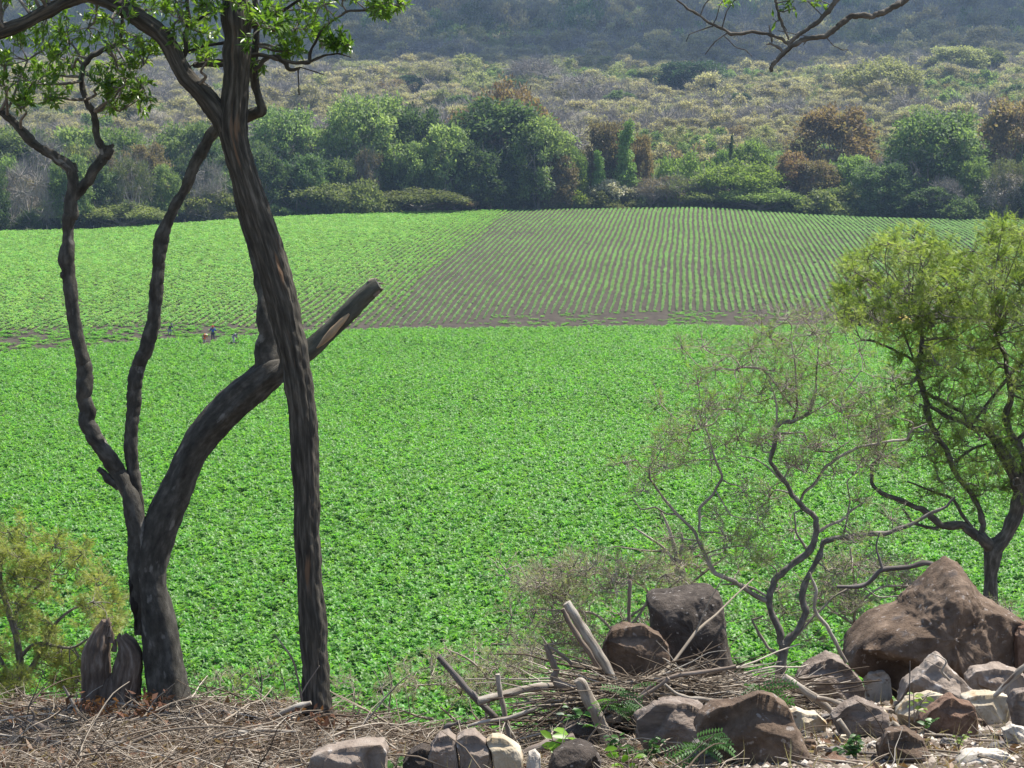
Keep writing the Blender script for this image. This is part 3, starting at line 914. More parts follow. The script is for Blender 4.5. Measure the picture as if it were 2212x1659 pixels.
# ------------------------------------------------------------------ single trees on the dry hillside
def ground_y(u, v, lo=480.0, hi=2600.0):
    ys = np.linspace(lo, hi, 900)
    k = er(v)
    xs = (u - 1106.0) / FPX * ys
    z = H(xs, ys)
    ray = CZ + k * ys
    i = np.argmax(z >= ray)
    return ys[i] if z[i] >= ray[i] else None
HT = [
 ('dome1', 1495, 132, 216, 172, 'oak', 'wide dark green umbrella tree standing alone on the dry hillside', None),
 ('dome3', 885, 160, 208, 62, 'oak', 'small dark green bush on the dry hillside left of centre', None),
 ('dome3', 1600, 198, 256, 58, 'oak', 'dark little tree on the hillside below the umbrella tree', None),
 ('dome3', 1692, 178, 212, 56, 'fresh', 'small bright-topped green tree right of the umbrella tree', None),
 ('umb2', 1625, 180, 222, 80, 'straw', 'straw olive bush right below the umbrella tree', None),
 ('bare2', 1150, 135, 200, 160, 'grey', 'wide grey leafless tree on the hillside in the middle', None),
 ('bare1', 1250, 160, 245, 150, 'grey', 'grey leafless tree with white limbs above the central clump', None),
 ('bare2', 1050, 108, 150, 130, 'grey', 'pale leafless crown at the foot of the shaded hill', None),
 ('airy1', 930, 128, 200, 150, 'tan', 'rounded tan crown above the small dark bush', None),
 ('airy1', 800, 128, 190, 130, 'straw', 'straw-coloured rounded tree right of the leafy twigs', None),
 ('dome3', 1440, 112, 150, 70, 'fresh', 'pale green crown above the umbrella tree', None),
 ('umb1', 1460, 140, 190, 190, 'straw', 'straw yellow wide crown behind the umbrella tree', None),
 ('umb1', 1900, 128, 240, 190, 'straw', 'wide straw-green tree with bare white boughs right of centre', None),
 ('bare1', 1930, 135, 230, 130, 'grey', 'bare white-limbed tree in front of the wide straw-green one', None),
 ('dome1', 2070, 100, 182, 150, 'straw', 'olive straw tree with a thick trunk near the upper right', None),
 ('dome3', 2130, 100, 176, 90, 'olive', 'dark-based olive tree touching the thick-trunked one', None),
 ('dome3', 2138, 112, 145, 34, 'vivid', 'small mint green crown at upper right', None),
 ('dome3', 1962, 135, 165, 36, 'vivid', 'small yellow-green crown left of the thick-trunked tree', None),
 ('dome3', 2180, 92, 145, 90, 'tan', 'pale tan crown at the upper right edge', None),
 ('airy1', 1290, 118, 165, 90, 'olive', 'olive crown above the grey leafless trees', None),
 ('dome3', 1370, 148, 190, 46, 'fresh', 'small greenish tree left of the umbrella tree', None),
 ('airy2', 1800, 150, 205, 120, 'olive', 'grey-green low tree between the branch tip and the straw-green one', None),
 ('umb2', 1740, 165, 205, 90, 'tan', 'tan bush right below the hanging branch', None),
 ('airy1', 700, 165, 215, 110, 'tan', 'dull tan tree between the thick trunk and the tallest green tree', None),
 ('dome3', 2090, 215, 262, 60, 'green', 'small green tree behind the big spreading tree', None),
 ('airy1', 1560, 290, 330, 90, 'straw', 'yellowish thicket above the bright willowy crowns', None),
 ('bare1', 1640, 110, 160, 110, 'grey', 'pale bare crown under the hanging branch tip', None),
]
for (pt, u, vt, vb, w, pal, lab, p2) in HT:
    y = ground_y(u, vb) or 900
    place_tree(pt, u, vt, vb, w, y, pal, lab, 'single trees on the dry hillside', None, p2)

rngh = np.random.default_rng(77)
kinds = [('airy1', 'tan', 'tan half-bare crown'), ('airy2', 'grey', 'grey leafless crown'), ('umb2', 'straw', 'straw-yellow crown'), ('bush2', 'olive', 'olive green crown'),
         ('dome3', 'brown', 'brownish rounded crown'), ('bush1', 'tan', 'pale sandy crown'), ('dome3', 'deep', 'dark green crown'), ('bare1', 'grey', 'bare twiggy crown')]
bands = [(300, 235, 'on the lower dry hillside'), (235, 170, 'half way up the dry hill'), (170, 118, 'near the top of the sunlit hill'), (118, 62, 'on the cloud-shaded hill'), (62, 18, 'on the highest sunlit ridge')]
cnt = 0
for bi, (v0, v1, bt) in enumerate(bands):
    for k in range(46 if bi < 3 else 62):
        u = rngh.uniform(-30, 2240); v = rngh.uniform(v1, v0)
        y = ground_y(u, v)
        if y is None: continue
        pt, pal, nm = kinds[rngh.choice(8, p=[.18, .15, .17, .13, .1, .12, .07, .08] if bi < 3 else [.12, .08, .12, .2, .12, .06, .25, .05])]
        wm = rngh.uniform(8, 15) if bi < 3 else rngh.uniform(13, 26)
        w = wm / PX(y)
        hpx = w * rngh.uniform(.5, .75)
        sec = ['left of the leaning trunk', 'above the tall green clump', 'above the striped crop rows', 'above the rust-orange crown'][0 if u < 420 else 1 if u < 1150 else 2 if u < 1680 else 3]
        place_tree(pt, u, v - hpx, v, w, y, pal, nm + ' ' + bt + ' ' + sec, nm + 's ' + bt + ' ' + sec, name='hillside_tree')
        cnt += 1

# ------------------------------------------------------------------ scrub: uncounted brush over the hillside
def scrub_proto(name, pal, rng, w, h, nl, leaf, lobes, tw, kind='bush'):
    a = Acc()
    C, Rr = crown(a, rng, w, h, 0, nl, leaf, lobes, .7, kind)
    if tw: twigs(a, rng, C, Rr, tw, w * .25, 1, TW)
    me = a.mesh(name)
    me.materials.append(LM[pal]); me.materials.append(M['bark_far'])
    return bpy.data.objects.new(name, me)
rs = np.random.default_rng(31)
sp = [scrub_proto('s0', 'tan', rs, 6, 3.8, 2000, .38, 13, 260), scrub_proto('s1', 'grey', rs, 6, 3.6, 200, .3, 9, 700),
      scrub_proto('s2', 'olive', rs, 6, 3.4, 1000, .42, 9, 120), scrub_proto('s3', 'straw', rs, 7, 4.6, 2400, .38, 14, 80),
      scrub_proto('s4', 'green', rs, 6, 4.2, 1300, .42, 10, 40, 'dome'), scrub_proto('s5', 'brown', rs, 6, 4.0, 900, .42, 9, 260, 'dome'),
      scrub_proto('s6', 'tan', rs, 7, 5.4, 2400, .38, 14, 500, 'dome'), scrub_proto('s7', 'grey', rs, 8, 5.5, 300, .3, 12, 900, 'dome')]
X, Y, SCL = [], [], []
y = 452.0
while y < 2640:
    s = 4.2 + (y - 450) / 2200 * 6.5
    w = .33 * y + 10
    n = int(2 * w / s)
    X.append(np.linspace(-w, w, n) + rs.uniform(-s * .5, s * .5, n)); Y.append(np.full(n, y) + rs.uniform(-s * .5, s * .5, n)); SCL.append(np.full(n, s / 4.0 * (1 + .75 * min(1, max(0, (y - 950) / 200)))))
    y += s
X = np.concatenate(X); Y = np.concatenate(Y); SCL = np.concatenate(SCL)
dens = sn(X, Y, 25, 3) + .6 * sn(X, Y, 70, 8)
k = rs.random(len(X)) < np.clip(.80 + .35 * dens, .25, 1)
k &= Y > 462
X, Y, SCL, dens = X[k], Y[k], SCL[k], dens[k]
n = len(X)
g = sn(X, Y, 45, 6) + .7 * sn(X, Y, 110, 9) + rs.normal(0, .45, n)
idx = np.select([g > 1.2, g > .75, g > .45, g > 0, g > -.45, g > -.9], [4, 2, 3, 0, 6, 1], 7)
idx = np.where(rs.random(n) < .07, 5, idx)
idx = np.where(rs.random(n) < .04, 4, idx)
up = np.clip((Y - 1050) / 200, 0, 1)
idx = np.where((rs.random(n) < up * .55) & (idx != 3), np.where(rs.random(n) < .5, 2, 4), idx)
size = SCL * rs.uniform(.65, 1.35, n) * np.where(rs.random(n) < .06, 1.5, 1)
rot = np.zeros((n, 3)); rot[:, 2] = rs.uniform(0, 6.28, n)
zs = size * rs.uniform(.7, 1.15, n) * (1 + up * .5)
scatter('dry_scrub', np.stack([X, Y, H(X, Y) - .3], -1), rot, np.stack([size, size, zs], -1), idx, sp,
        'dry grey, tan and olive scrub covering the hillside beyond the field', 'scrub')

# dense undergrowth that fills the foot of the tree line
ru = np.random.default_rng(41)
up_ = [scrub_proto('u0', 'deep', ru, 5, 3.4, 1800, .34, 10, 60), scrub_proto('u1', 'olive', ru, 5, 3.0, 1700, .34, 10, 80), scrub_proto('u2', 'green', ru, 5, 3.6, 1800, .34, 10, 30), scrub_proto('u3', 'brown', ru, 5, 3.2, 1000, .34, 9, 220)]
n = 3400
U_ = ru.uniform(-250, 2450, n); Yo = ru.uniform(5.5, 48, n) ** 1.0
Y = y_crest(U_) + Yo
X = (U_ - 1106) / FPX * Y
sz = ru.uniform(.6, 1.35, n) * np.where(Yo < 9, .45, 1) * np.interp(Yo, [5, 14, 50], [.8, 1.0, 1.25])
rot = np.zeros((n, 3)); rot[:, 2] = ru.uniform(0, 6.28, n)
scatter('undergrowth', np.stack([X, Y, H(X, Y) - .2], -1), rot, np.stack([sz, sz, sz * ru.uniform(.8, 1.3, n)], -1),
        np.select([sn(X, Y, 18, 2) > .3, sn(X, Y, 11, 5) > .2, sn(X, Y, 15, 1) > .5], [1, 0, 3], 2), up_,
        'dark tangled undergrowth at the foot of the tree line', 'undergrowth')

# thin weathered posts of the fence along the far edge
rf = random.Random(8)
for k, u in enumerate([62, 105, 150, 205, 262, 318, 402, 455, 520, 690, 760, 830, 1000, 1055, 1090, 1130, 1172, 1420, 1466, 1512, 1560]):
    y = float(y_crest(u)) + 4.6
    x = (u - 1106) / FPX * y
    z = Hs(x, y)
    a = Acc()
    hh = rf.uniform(1.5, 2.0)
    tube(a, [(0, 0, -.3), (rf.uniform(-.04, .04), 0, hh * .5), (rf.uniform(-.15, .15), 0, hh)], [.075, .07, .055], 7, .1, 0, k, .5)
    o = link('fence_post', a.mesh('fence_post'), M['dead'])
    o.location = (x, y, z)
    tag(o, 'thin pale wooden post before the dark undergrowth at the far field edge', 'fence post', 'fence posts along the far edge of the field')

# far low roofs in the upper right
def shed(name, u, v, wpx, y, roofc, label, rot=0.0, hh=2.6):
    p = P(u, v, y)
    w = wpx * PX(y); dpt = w * .45
    e = thing(name, label, 'building', (p.x, y, p.z - hh))
    e.rotation_euler = (0, 0, rot)
    a = Acc()
    a.add([(-w / 2, -dpt / 2, -3), (w / 2, -dpt / 2, -3), (w / 2, dpt / 2, -3), (-w / 2, dpt / 2, -3), (-w / 2, -dpt / 2, hh), (w / 2, -dpt / 2, hh), (w / 2, dpt / 2, hh), (-w / 2, dpt / 2, hh)],
          [[0, 1, 5, 4], [1, 2, 6, 5], [2, 3, 7, 6], [3, 0, 4, 7]])
    link('wall', a.mesh('wall'), M['shedwall'], e)
    b = Acc(); o_ = .4; rz = hh + dpt * .3
    b.add([(-w / 2 - o_, -dpt / 2 - o_, hh), (w / 2 + o_, -dpt / 2 - o_, hh), (w / 2 + o_, 0, rz), (-w / 2 - o_, 0, rz), (w / 2 + o_, dpt / 2 + o_, hh), (-w / 2 - o_, dpt / 2 + o_, hh),
           (-w / 2 - o_, -dpt / 2 - o_, hh - .2), (w / 2 + o_, -dpt / 2 - o_, hh - .2)],
          [[0, 1, 2, 3], [3, 2, 4, 5], [6, 7, 1, 0]])
    link('roof', b.mesh('roof'), roofc, e)
M['shedwall'] = plain('shed_wall', (.45, .42, .38))
M['roof_white'] = plain('white_roof', (.8, .8, .8), .5)
M['roof_red'] = plain('pink_red_roof', (.42, .14, .12), .7)
# ================================================================== NEAR TREES
LM['near'] = leaf_mat('near_leaf', [(.035, .075, .012), (.07, .14, .02), (.13, .22, .03), (.20, .28, .05)], .32, .6, .45, 2.0, 0)
LM['acacia'] = leaf_mat('acacia_leaf', [(.12, .175, .04), (.20, .28, .065), (.30, .385, .10), (.42, .48, .18)], .5, .4, .42, 1.5, 0)
LM['golden'] = leaf_mat('golden_olive_leaf', [(.16, .20, .055), (.26, .31, .08), (.36, .385, .11), (.46, .46, .18)], .5, .4, .42, 1.4, 0)
LM['palegreen'] = leaf_mat('pale_green_leaf', [(.13, .20, .06), (.21, .30, .09), (.31, .40, .14)], .5, .4, .42, 1.4, 0)
LM['wisp'] = leaf_mat('dry_wispy_leaf', [(.16, .20, .09), (.27, .31, .15), (.38, .40, .23)], .6, .3, .4, 1.4, 0)

def jit(rng, s): return rng.normal(0, s, 3)

def branch_to(acc, rng, a, b, r0, r1, wob=.08, sides=5, n=4, rnd=.5):
    a = np.asarray(a, float); b = np.asarray(b, float)
    L = np.linalg.norm(b - a)
    m1 = a * .67 + b * .33 + rng.normal(0, wob * L, 3); m2 = a * .33 + b * .67 + rng.normal(0, wob * L, 3)
    p = np.array(catmull([a, m1, m2, b], n))
    tube(acc, p, np.linspace(r0, r1, len(p)), sides, .08, 0, rng.random() * 9, rnd, False)
    return p

def twig_spray(acc, lacc, rng, c, rad, ntw, nleaf, lsize, T, r_tw=.004, up=.2, m_leaf=0, sub=2, flat=.8, sides=4, leafroll=np.array([0, 0, 1.])):
    """twigs radiating from c, forking, with leaves along their outer halves"""
    L_pos, L_dir = [], []
    for i in range(ntw):
        d = rand_dirs(rng, 1, up, flat)[0]
        e = np.asarray(c) + d * rad * rng.uniform(.6, 1.1)
        p = branch_to(acc, rng, c, e, r_tw, r_tw * .45, .10, sides, 3)
        segs = [p]
        for s_ in range(sub):
            k = rng.integers(2, len(p) - 2)
            d2 = d + rand_dirs(rng, 1, up, flat)[0] * .9
            d2 /= np.linalg.norm(d2)
            q = branch_to(acc, rng, p[k], p[k] + d2 * rad * rng.uniform(.3, .6), r_tw * .6, r_tw * .3, .12, sides, 2)
            segs.append(q)
        for q in segs:
            m = max(1, int(nleaf / ntw / (1 + sub)))
            t = rng.uniform(.35, 1, m) * (len(q) - 1)
            i0 = np.clip(t.astype(int), 0, len(q) - 2)
            pos = q[i0] + (q[i0 + 1] - q[i0]) * (t - i0)[:, None]
            dd = (q[-1] - q[0]); dd = dd / (np.linalg.norm(dd) + 1e-9)
            ld = dd * .6 + rng.normal(size=(m, 3)) * .65; ld[:, 2] += .05
            ld /= np.linalg.norm(ld, axis=1)[:, None]
            L_pos.append(pos + rng.normal(0, rad * .03, (m, 3))); L_dir.append(ld)
    if nleaf:
        pos = np.concatenate(L_pos); ld = np.concatenate(L_dir)
        n = len(pos)
        stamp(lacc, T, pos, frames(ld, rng, leafroll), lsize * rng.uniform(.6, 1.25, n), rng.random(n) * .6 + rng.random() * .4, m_leaf)

def nearest(limbs_, p):
    best = None
    for q in limbs_:
        d = np.linalg.norm(q[:, :3] - p, axis=1)
        i = int(d.argmin())
        if best is None or d[i] < best[0]: best = (d[i], q[i, :3], q[i, 3])
    return best

# ---------------------------------------------------------------- the slender multi-stemmed tree at left
DA = 12.0
rngn = np.random.default_rng(101)
def foot(u, d):
    x = P(u, 1500, d).x
    return Vector((x, d, Hs(x, d)))
fa = foot(345, DA)
tA = thing('multi_stemmed_tree', 'dark smooth-barked tree dividing into slender crooked stems and a thick snapped-off bough', 'tree', fa)
allA = []
def part(name, tree, origin, mat, pls, depth, sides=14, n=7, rough=.05, ridges=0, lst=None, seed=1.0, wob=.0):
    a = Acc()
    for i, pl in enumerate(pls):
        if tree.get('fine'): pl = [(q[0], q[1], q[2] * .8, *q[3:]) for q in pl]
        c = pxtube(a, pl, depth, sides, n, rough, ridges, seed + i * 1.7, wob, kink=(.15 if tree.get('fine') else .45) if sides < 12 else .12 if sides < 20 else .04)
        if lst is not None: lst.append(c)
    return link(name, a.mesh(name, origin, True), mat, tree)
part('trunk', tA, fa, M['bark_a'], [[(366, 1560, 110), (362, 1500, 92), (352, 1420, 82), (338, 1330, 76), (326, 1260, 72), (330, 1200, 74), (352, 1120, 72), (382, 1050, 70), (412, 985, 68), (452, 925, 70), (505, 872, 72), (550, 832, 72), (588, 802, 66), (606, 786, 40), (612, 780, 12)]], DA, 26, 8, .045, 5, allA, 2.0)
part('trunk', tA, fa, M['bark_a'], [[(300, 1370, 20), (300, 1300, 40), (300, 1240, 46), (300, 1180, 46), (292, 1120, 44), (284, 1078, 38), (278, 1058, 28), (276, 1045, 10)]], DA - .03, 18, 8, .04, 4, allA, 3.0)
# upright stem that runs up behind the thick trunk and comes out as a knotted limb
part('stem', tA, fa, M['bark_a'], [[(588, 830, 62), (580, 790, 60), (577, 750, 50), (577, 690, 46), (573, 640, 38, .05), (566, 590, 34, .1), (545, 520, 32, .2), (520, 420, 30, .25), (508, 320, 26, .25), (520, 262, 24, .2), (548, 244, 26, .1), (566, 238, 22, .05), (560, 215, 18, .05), (551, 185, 19, .05), (549, 140, 18), (553, 90, 15), (556, 40, 12), (548, -40, 10)]], DA + .02, 16, 7, .04, 3, allA, 4.0)
# snapped bough
o_ = part('broken_bough', tA, fa, M['bark_bough'], [[(622, 790, 50), (642, 774, 48), (680, 745, 42), (730, 698, 38), (775, 650, 36), (806, 622, 36), (818, 614, 33)]], DA - .02, 16, 7, .06, 4, allA, 5.0)
o_['label'] = 'thick snapped-off bough with a strip of bare wood'
a = Acc()
for (du, dv, l, w) in ((0, 0, 22, 7), (6, 12, 9, 9), (-6, -8, 12, 8), (3, 20, 5, 8)):
    pxtube(a, [(804 + du, 618 + dv, w + 6), (814 + du, 612 + dv, w), (814 + du + l * .9, 611 + dv + l * .12, 1.5)], DA - .02 - .02 * (du > 2), 6, 3, .1)
link('splinter', a.mesh('splinter', fa, False), M['dead2'], tA)
M['barewood'] = noise_mat('bare_tan_wood', [(.22, .15, .085), (.36, .26, .16), (.45, .34, .22)], 20, 5, .8, .4, stretch=(1, 1, .15), attr='bark', bdist=.003)
a = Acc(); pxtube(a, [(684, 752, 3, -.068), (706, 730, 15, -.064), (733, 700, 15, -.062), (754, 678, 5, -.062)], DA - .02, 8, 6, .1); link('bare_wood_patch', a.mesh('bare_wood_patch', fa, True), M['barewood'], tA)
# pair of slender stems
part('stem', tA, fa, M['bark_a'], [[(292, 1110, 34), (280, 1070, 34), (262, 1035, 33), (238, 990, 36), (208, 950, 36), (186, 912, 34), (182, 860, 34), (184, 810, 33), (176, 765, 31), (165, 715, 29), (155, 650, 28), (149, 590, 29), (147, 530, 29), (147, 480, 27), (153, 440, 27), (158, 412, 27), (156, 380, 24), (150, 360, 24), (128, 345, 23), (98, 326, 21), (70, 308, 20), (48, 284, 20), (28, 262, 16), (6, 244, 14), (-30, 225, 12)],
     [(160, 425, 20), (172, 412, 22), (192, 388, 23), (212, 357, 23), (232, 332, 22), (243, 322, 12)],
     [(228, 340, 17), (220, 318, 16), (209, 296, 15), (207, 268, 14), (203, 246, 14), (191, 228, 13), (180, 200, 13), (176, 170, 12), (180, 142, 12), (196, 122, 11), (222, 108, 11), (250, 95, 10), (262, 76, 9), (264, 40, 8), (258, 0, 8), (262, -60, 7)],
     [(258, 1052, 20), (240, 1040, 18), (226, 1024, 15), (212, 1012, 11)],
     [(150, 596, 20), (138, 594, 18), (130, 592, 10)],
     [(162, 372, 16), (160, 352, 8)], [(222, 320, 14), (238, 318, 10), (246, 312, 6)]], DA, 14, 6, .09, 3, allA, 6.0, .04)
part('stem', tA, fa, M['bark_a'], [[(298, 1160, 38), (296, 1090, 32), (289, 1030, 30), (283, 970, 29), (285, 910, 30), (290, 860, 32), (293, 815, 33), (305, 775, 31), (320, 735, 33), (331, 700, 30), (337, 640, 28), (342, 580, 29), (347, 530, 29), (360, 485, 26), (382, 438, 23), (405, 395, 24), (425, 345, 24), (448, 305, 24), (470, 272, 24), (492, 220, 22, .15), (504, 140, 20, .2), (500, 40, 18, .2), (500, -60, 16, .2)]], DA + .05, 14, 7, .07, 3, allA, 8.0, .04)
M['nearblack'] = noise_mat('dark_strip', [(.006, .005, .004), (.02, .016, .013), (.035, .028, .022)], 20, 5, .95, .5, attr='bark', bdist=.01)
part('dark_strip', tA, fa, M['nearblack'], [[(292, 1360, 6, -.075), (291, 1310, 16, -.07), (290, 1260, 20, -.06), (293, 1215, 16, -.055), (297, 1180, 6, -.05)]], DA, 8, 5, .3, 0, None, 1.0)  # near-black strip down the front of the second trunk piece

# ---------------------------------------------------------------- the thick leaning trunk
DB = 11.6
fb = foot(686, DB)
tB = thing('leaning_tree', 'thick ridged-bark tree leaning left and forking high, left of the picture centre', 'tree', fb)
allB = []
part('trunk', tB, fb, M['bark_b'], [[(690, 1640, 76), (686, 1545, 68), (682, 1490, 60), (678, 1400, 56), (672, 1300, 57), (667, 1200, 54), (663, 1100, 56), (659, 1000, 58), (655, 910, 60), (645, 830, 62), (632, 750, 64), (612, 665, 66), (592, 590, 68), (572, 520, 66), (549, 450, 61), (528, 380, 58), (510, 320, 57), (502, 270, 60), (506, 215, 55), (511, 150, 54), (513, 80, 53), (508, 10, 51), (500, -90, 46), (490, -220, 40)]], DB, 48, 16, .02, 9, allB, 1.0)
part('bough', tB, fb, M['bark_b'], [[(500, 300, 40), (484, 266, 44), (462, 232, 42), (432, 196, 40), (405, 168, 38), (384, 135, 35), (366, 98, 38), (338, 66, 38), (300, 40, 36), (262, 16, 35), (225, -2, 34), (185, -12, 33), (148, 0, 31), (110, 20, 30), (60, 46, 28), (0, 70, 26), (-60, 92, 24), (-140, 110, 20)]], DB, 30, 10, .05, 6, allB, 3.0)
part('branch', tB, fb, M['bark_b'], [[(250, 12, 22), (235, -20, 20), (250, -80, 18), (300, -180, 14)], [(395, 150, 10), (398, 118, 12), (400, 80, 11), (408, 40, 9), (404, -30, 8)], [(402, 60, 7), (440, 35, 6), (472, 14, 5)],
     [(530, 120, 10), (560, 118, 9), (600, 128, 9), (640, 136, 8), (668, 134, 10), (672, 108, 6), (690, 72, 5), (716, 46, 5), (752, 24, 5), (800, 22, 4), (845, 16, 3)],
     [(668, 134, 6), (700, 120, 5), (730, 116, 4), (758, 124, 2)],
     [(548, 150, 10), (570, 130, 10), (600, 122, 9), (612, 134, 9), (622, 148, 9), (645, 148, 6), (650, 146, 3), (700, 162, 2)], [(644, 148, 4), (645, 180, 2.5), (646, 206, 3)],
     [(500, 90, 8), (440, 100, 6), (380, 120, 4)], [(540, 60, 8), (600, 30, 7), (660, -10, 6)], [(520, 30, 8), (570, 60, 7), (620, 70, 5)],
     [(540, 142, 9), (490, 138, 14), (440, 138, 14), (418, 141, 9)], [(490, 130, 5), (440, 130, 4), (400, 148, 3), (384, 150, 2)]], DB + .15, 8, 5, .1, 0, allB, 5.0, .05)
# leafy twigs of the two trees: (u, v, radius px, leaves, twigs)
CL = [(40, 60, 70, 60, 6), (100, 40, 70, 70, 6), (150, 90, 70, 90, 7), (60, 130, 80, 60, 6), (20, 190, 60, 60, 5), (70, 180, 60, 80, 6), (110, 160, 60, 100, 6), (150, 130, 55, 90, 6), (100, 215, 45, 60, 5), (50, 235, 45, 60, 5),
      (190, 60, 60, 80, 6), (240, 40, 60, 80, 6), (250, 130, 60, 70, 6), (215, 185, 40, 50, 5), (260, 190, 50, 80, 6), (310, 190, 45, 80, 5), (230, 225, 35, 50, 4), (300, 215, 35, 40, 4), (300, 80, 60, 60, 6), (310, 140, 50, 60, 5), (270, 165, 50, 50, 5),
      (330, 20, 50, 60, 5), (390, 40, 60, 90, 6), (430, 70, 60, 80, 6), (460, 20, 60, 100, 6), (420, 110, 50, 60, 5), (380, 5, 50, 60, 5), (350, 110, 45, 40, 4), (450, 130, 40, 30, 4),
      (570, 60, 55, 100, 6), (600, 20, 55, 120, 7), (640, 60, 50, 110, 7), (590, 100, 40, 60, 5), (660, 20, 50, 90, 6), (620, 110, 35, 40, 4), (700, 10, 50, 60, 5), (740, 0, 45, 40, 4),
      (728, 92, 34, 90, 6), (700, 100, 30, 50, 5), (752, 96, 16, 26, 4), (830, 8, 34, 90, 6), (856, 10, 22, 46, 5), (812, 30, 20, 34, 4), (520, -10, 60, 90, 6), (560, 130, 26, 26, 3), (10, 20, 60, 60, 6), (-30, 90, 60, 60, 5), (10, 150, 50, 40, 5)]
# crown continuing above the picture, which dapples the trunks
for i in range(70):
    CL.append((rngn.uniform(-250, 950), rngn.uniform(-520, -30), rngn.uniform(50, 80), 75, 5))
tw = {0: Acc(), 1: Acc()}; lf = {0: Acc(), 1: Acc()}
for (u, v, r, nl, nt_) in CL:
    w = 0 if (u < 330 and v > 60) else 1
    dd = (DA if w == 0 else DB) + rngn.uniform(-.55, .75)
    c = np.array(P(u, v, dd))
    lim = allA[3:] if w == 0 else allB[1:] + allA[2:3]
    d0, q, rq = nearest(lim, c)
    branch_to(tw[w], rngn, q, c, min(rq * .6, .012), .005, .045, 6, 5)
    twig_spray(tw[w], lf[w], rngn, c, r * PX(dd), nt_, int(nl * 2.1), .058, LEAF, .0042, .15, 0, 2, .75)
link('twigs', tw[0].mesh('twigs', fa, True), M['bark_c'], tA)
link('foliage', lf[0].mesh('foliage', fa), LM['near'], tA)
link('twigs', tw[1].mesh('twigs', fb, True), M['bark_c'], tB)
link('foliage', lf[1].mesh('foliage', fb), LM['near'], tB)

# ---------------------------------------------------------------- dense tree at right
DC = 17.0
rngc2 = np.random.default_rng(202)
xc = P(2140, 1300, DC).x
fc = Vector((xc, DC, Hs(xc, DC)))
tC = thing('acacia_tree', 'dense fine-leaved yellow-green tree rising behind the peaked boulder at right', 'tree', fc)
allC = []
gv = 829.5 + FPX * math.tan(math.atan2(CZ - fc.z, DC) - PITCH)
part('trunk', tC, fc, M['bark_r'], [[(2136, gv + 30, 40), (2138, 1330, 36), (2140, 1270, 31), (2142, 1225, 32), (2146, 1188, 38), (2176, 1150, 30), (2195, 1110, 30), (2204, 1064, 28), (2194, 1030, 28), (2175, 992, 26), (2156, 962, 24), (2146, 945, 22)]], DC, 20, 8, .06, 5, allC, 1.0)
part('bough', tC, fc, M['bark_r'], [[(2144, 1190, 28), (2112, 1158, 24), (2078, 1134, 19), (2031, 1133, 15), (1992, 1100, 13), (1958, 1086, 12), (1924, 1073, 11), (1900, 1062, 9), (1884, 1046, 9), (1883, 1008, 8), (1898, 985, 6), (1880, 960, 4)],
     [(2129, 1165, 16), (2124, 1135, 14), (2116, 1100, 12), (2085, 1050, 12), (2052, 992, 13), (2027, 949, 13), (2010, 915, 13), (2001, 868, 13), (1990, 830, 12), (1984, 795, 12), (1990, 760, 11), (1992, 723, 9), (1985, 690, 8), (1960, 660, 6)],
     [(2204, 1050, 18), (2215, 1000, 18), (2200, 960, 17), (2180, 930, 16), (2172, 905, 17), (2184, 862, 14), (2180, 820, 12), (2172, 770, 9), (2150, 720, 7)],
     [(2146, 945, 18), (2129, 928, 14), (2095, 921, 11), (2052, 902, 9), (2028, 888, 9), (2001, 868, 8)], [(2095, 918, 8), (2078, 890, 8), (2050, 875, 9), (2010, 855, 8), (1992, 840, 6)],
     [(2095, 921, 7), (2120, 890, 7), (2150, 850, 7), (2190, 800, 6), (2240, 760, 6)], [(1984, 795, 8), (1960, 770, 6), (1930, 755, 6), (1890, 738, 5), (1860, 735, 4)], [(1975, 780, 5), (1960, 740, 5), (1945, 712, 4), (1905, 705, 3)],
     [(2031, 1133, 8), (2010, 1140, 7), (1970, 1128, 6), (1950, 1100, 5)], [(2190, 960, 12), (2230, 920, 12), (2290, 860, 10)], [(2060, 1000, 8), (2100, 970, 6), (2130, 960, 5)], [(2100, 1140, 8), (2060, 1080, 7), (2010, 1060, 5), (1960, 1040, 4)]], DC, 9, 6, .09, 0, allC, 4.0, .06)
# crown lobes
tw_c, lf_c = Acc(), Acc()
cl = []
outline = [(1835, 560), (1800, 640), (1830, 700), (1900, 740), (1960, 770), (1900, 830), (1850, 900), (1880, 960), (1960, 980), (2020, 1040), (2080, 1080), (2160, 1060), (2300, 1040), (2420, 900), (2430, 700), (2380, 560), (2280, 500), (2160, 490), (2110, 515), (2060, 560), (1990, 512), (1930, 515), (1870, 540)]
def inside(u, v, poly):
    c = False
    j = len(poly) - 1
    for i in range(len(poly)):
        if (poly[i][1] > v) != (poly[j][1] > v) and u < (poly[j][0] - poly[i][0]) * (v - poly[i][1]) / (poly[j][1] - poly[i][1]) + poly[i][0]: c = not c
        j = i
    return c
tries = 0
while len(cl) < 235 and tries < 9000:
    tries += 1
    u, v = rngc2.uniform(1780, 2420), rngc2.uniform(490, 1080)
    if not inside(u, v, outline): continue
    if v > 800 and rngc2.random() < .45: continue
    if u < 1990 and v > 720 and rngc2.random() < .5: continue
    if any((u - a[0]) ** 2 + (v - a[1]) ** 2 < 25 ** 2 for a in cl): continue
    cl.append((u, v))
cl += [(1820, 640), (1850, 590), (1880, 550), (1935, 535), (1990, 530), (2140, 520), (2190, 505), (1810, 690), (1900, 960), (1860, 930), (1940, 1010), (2000, 1070)]
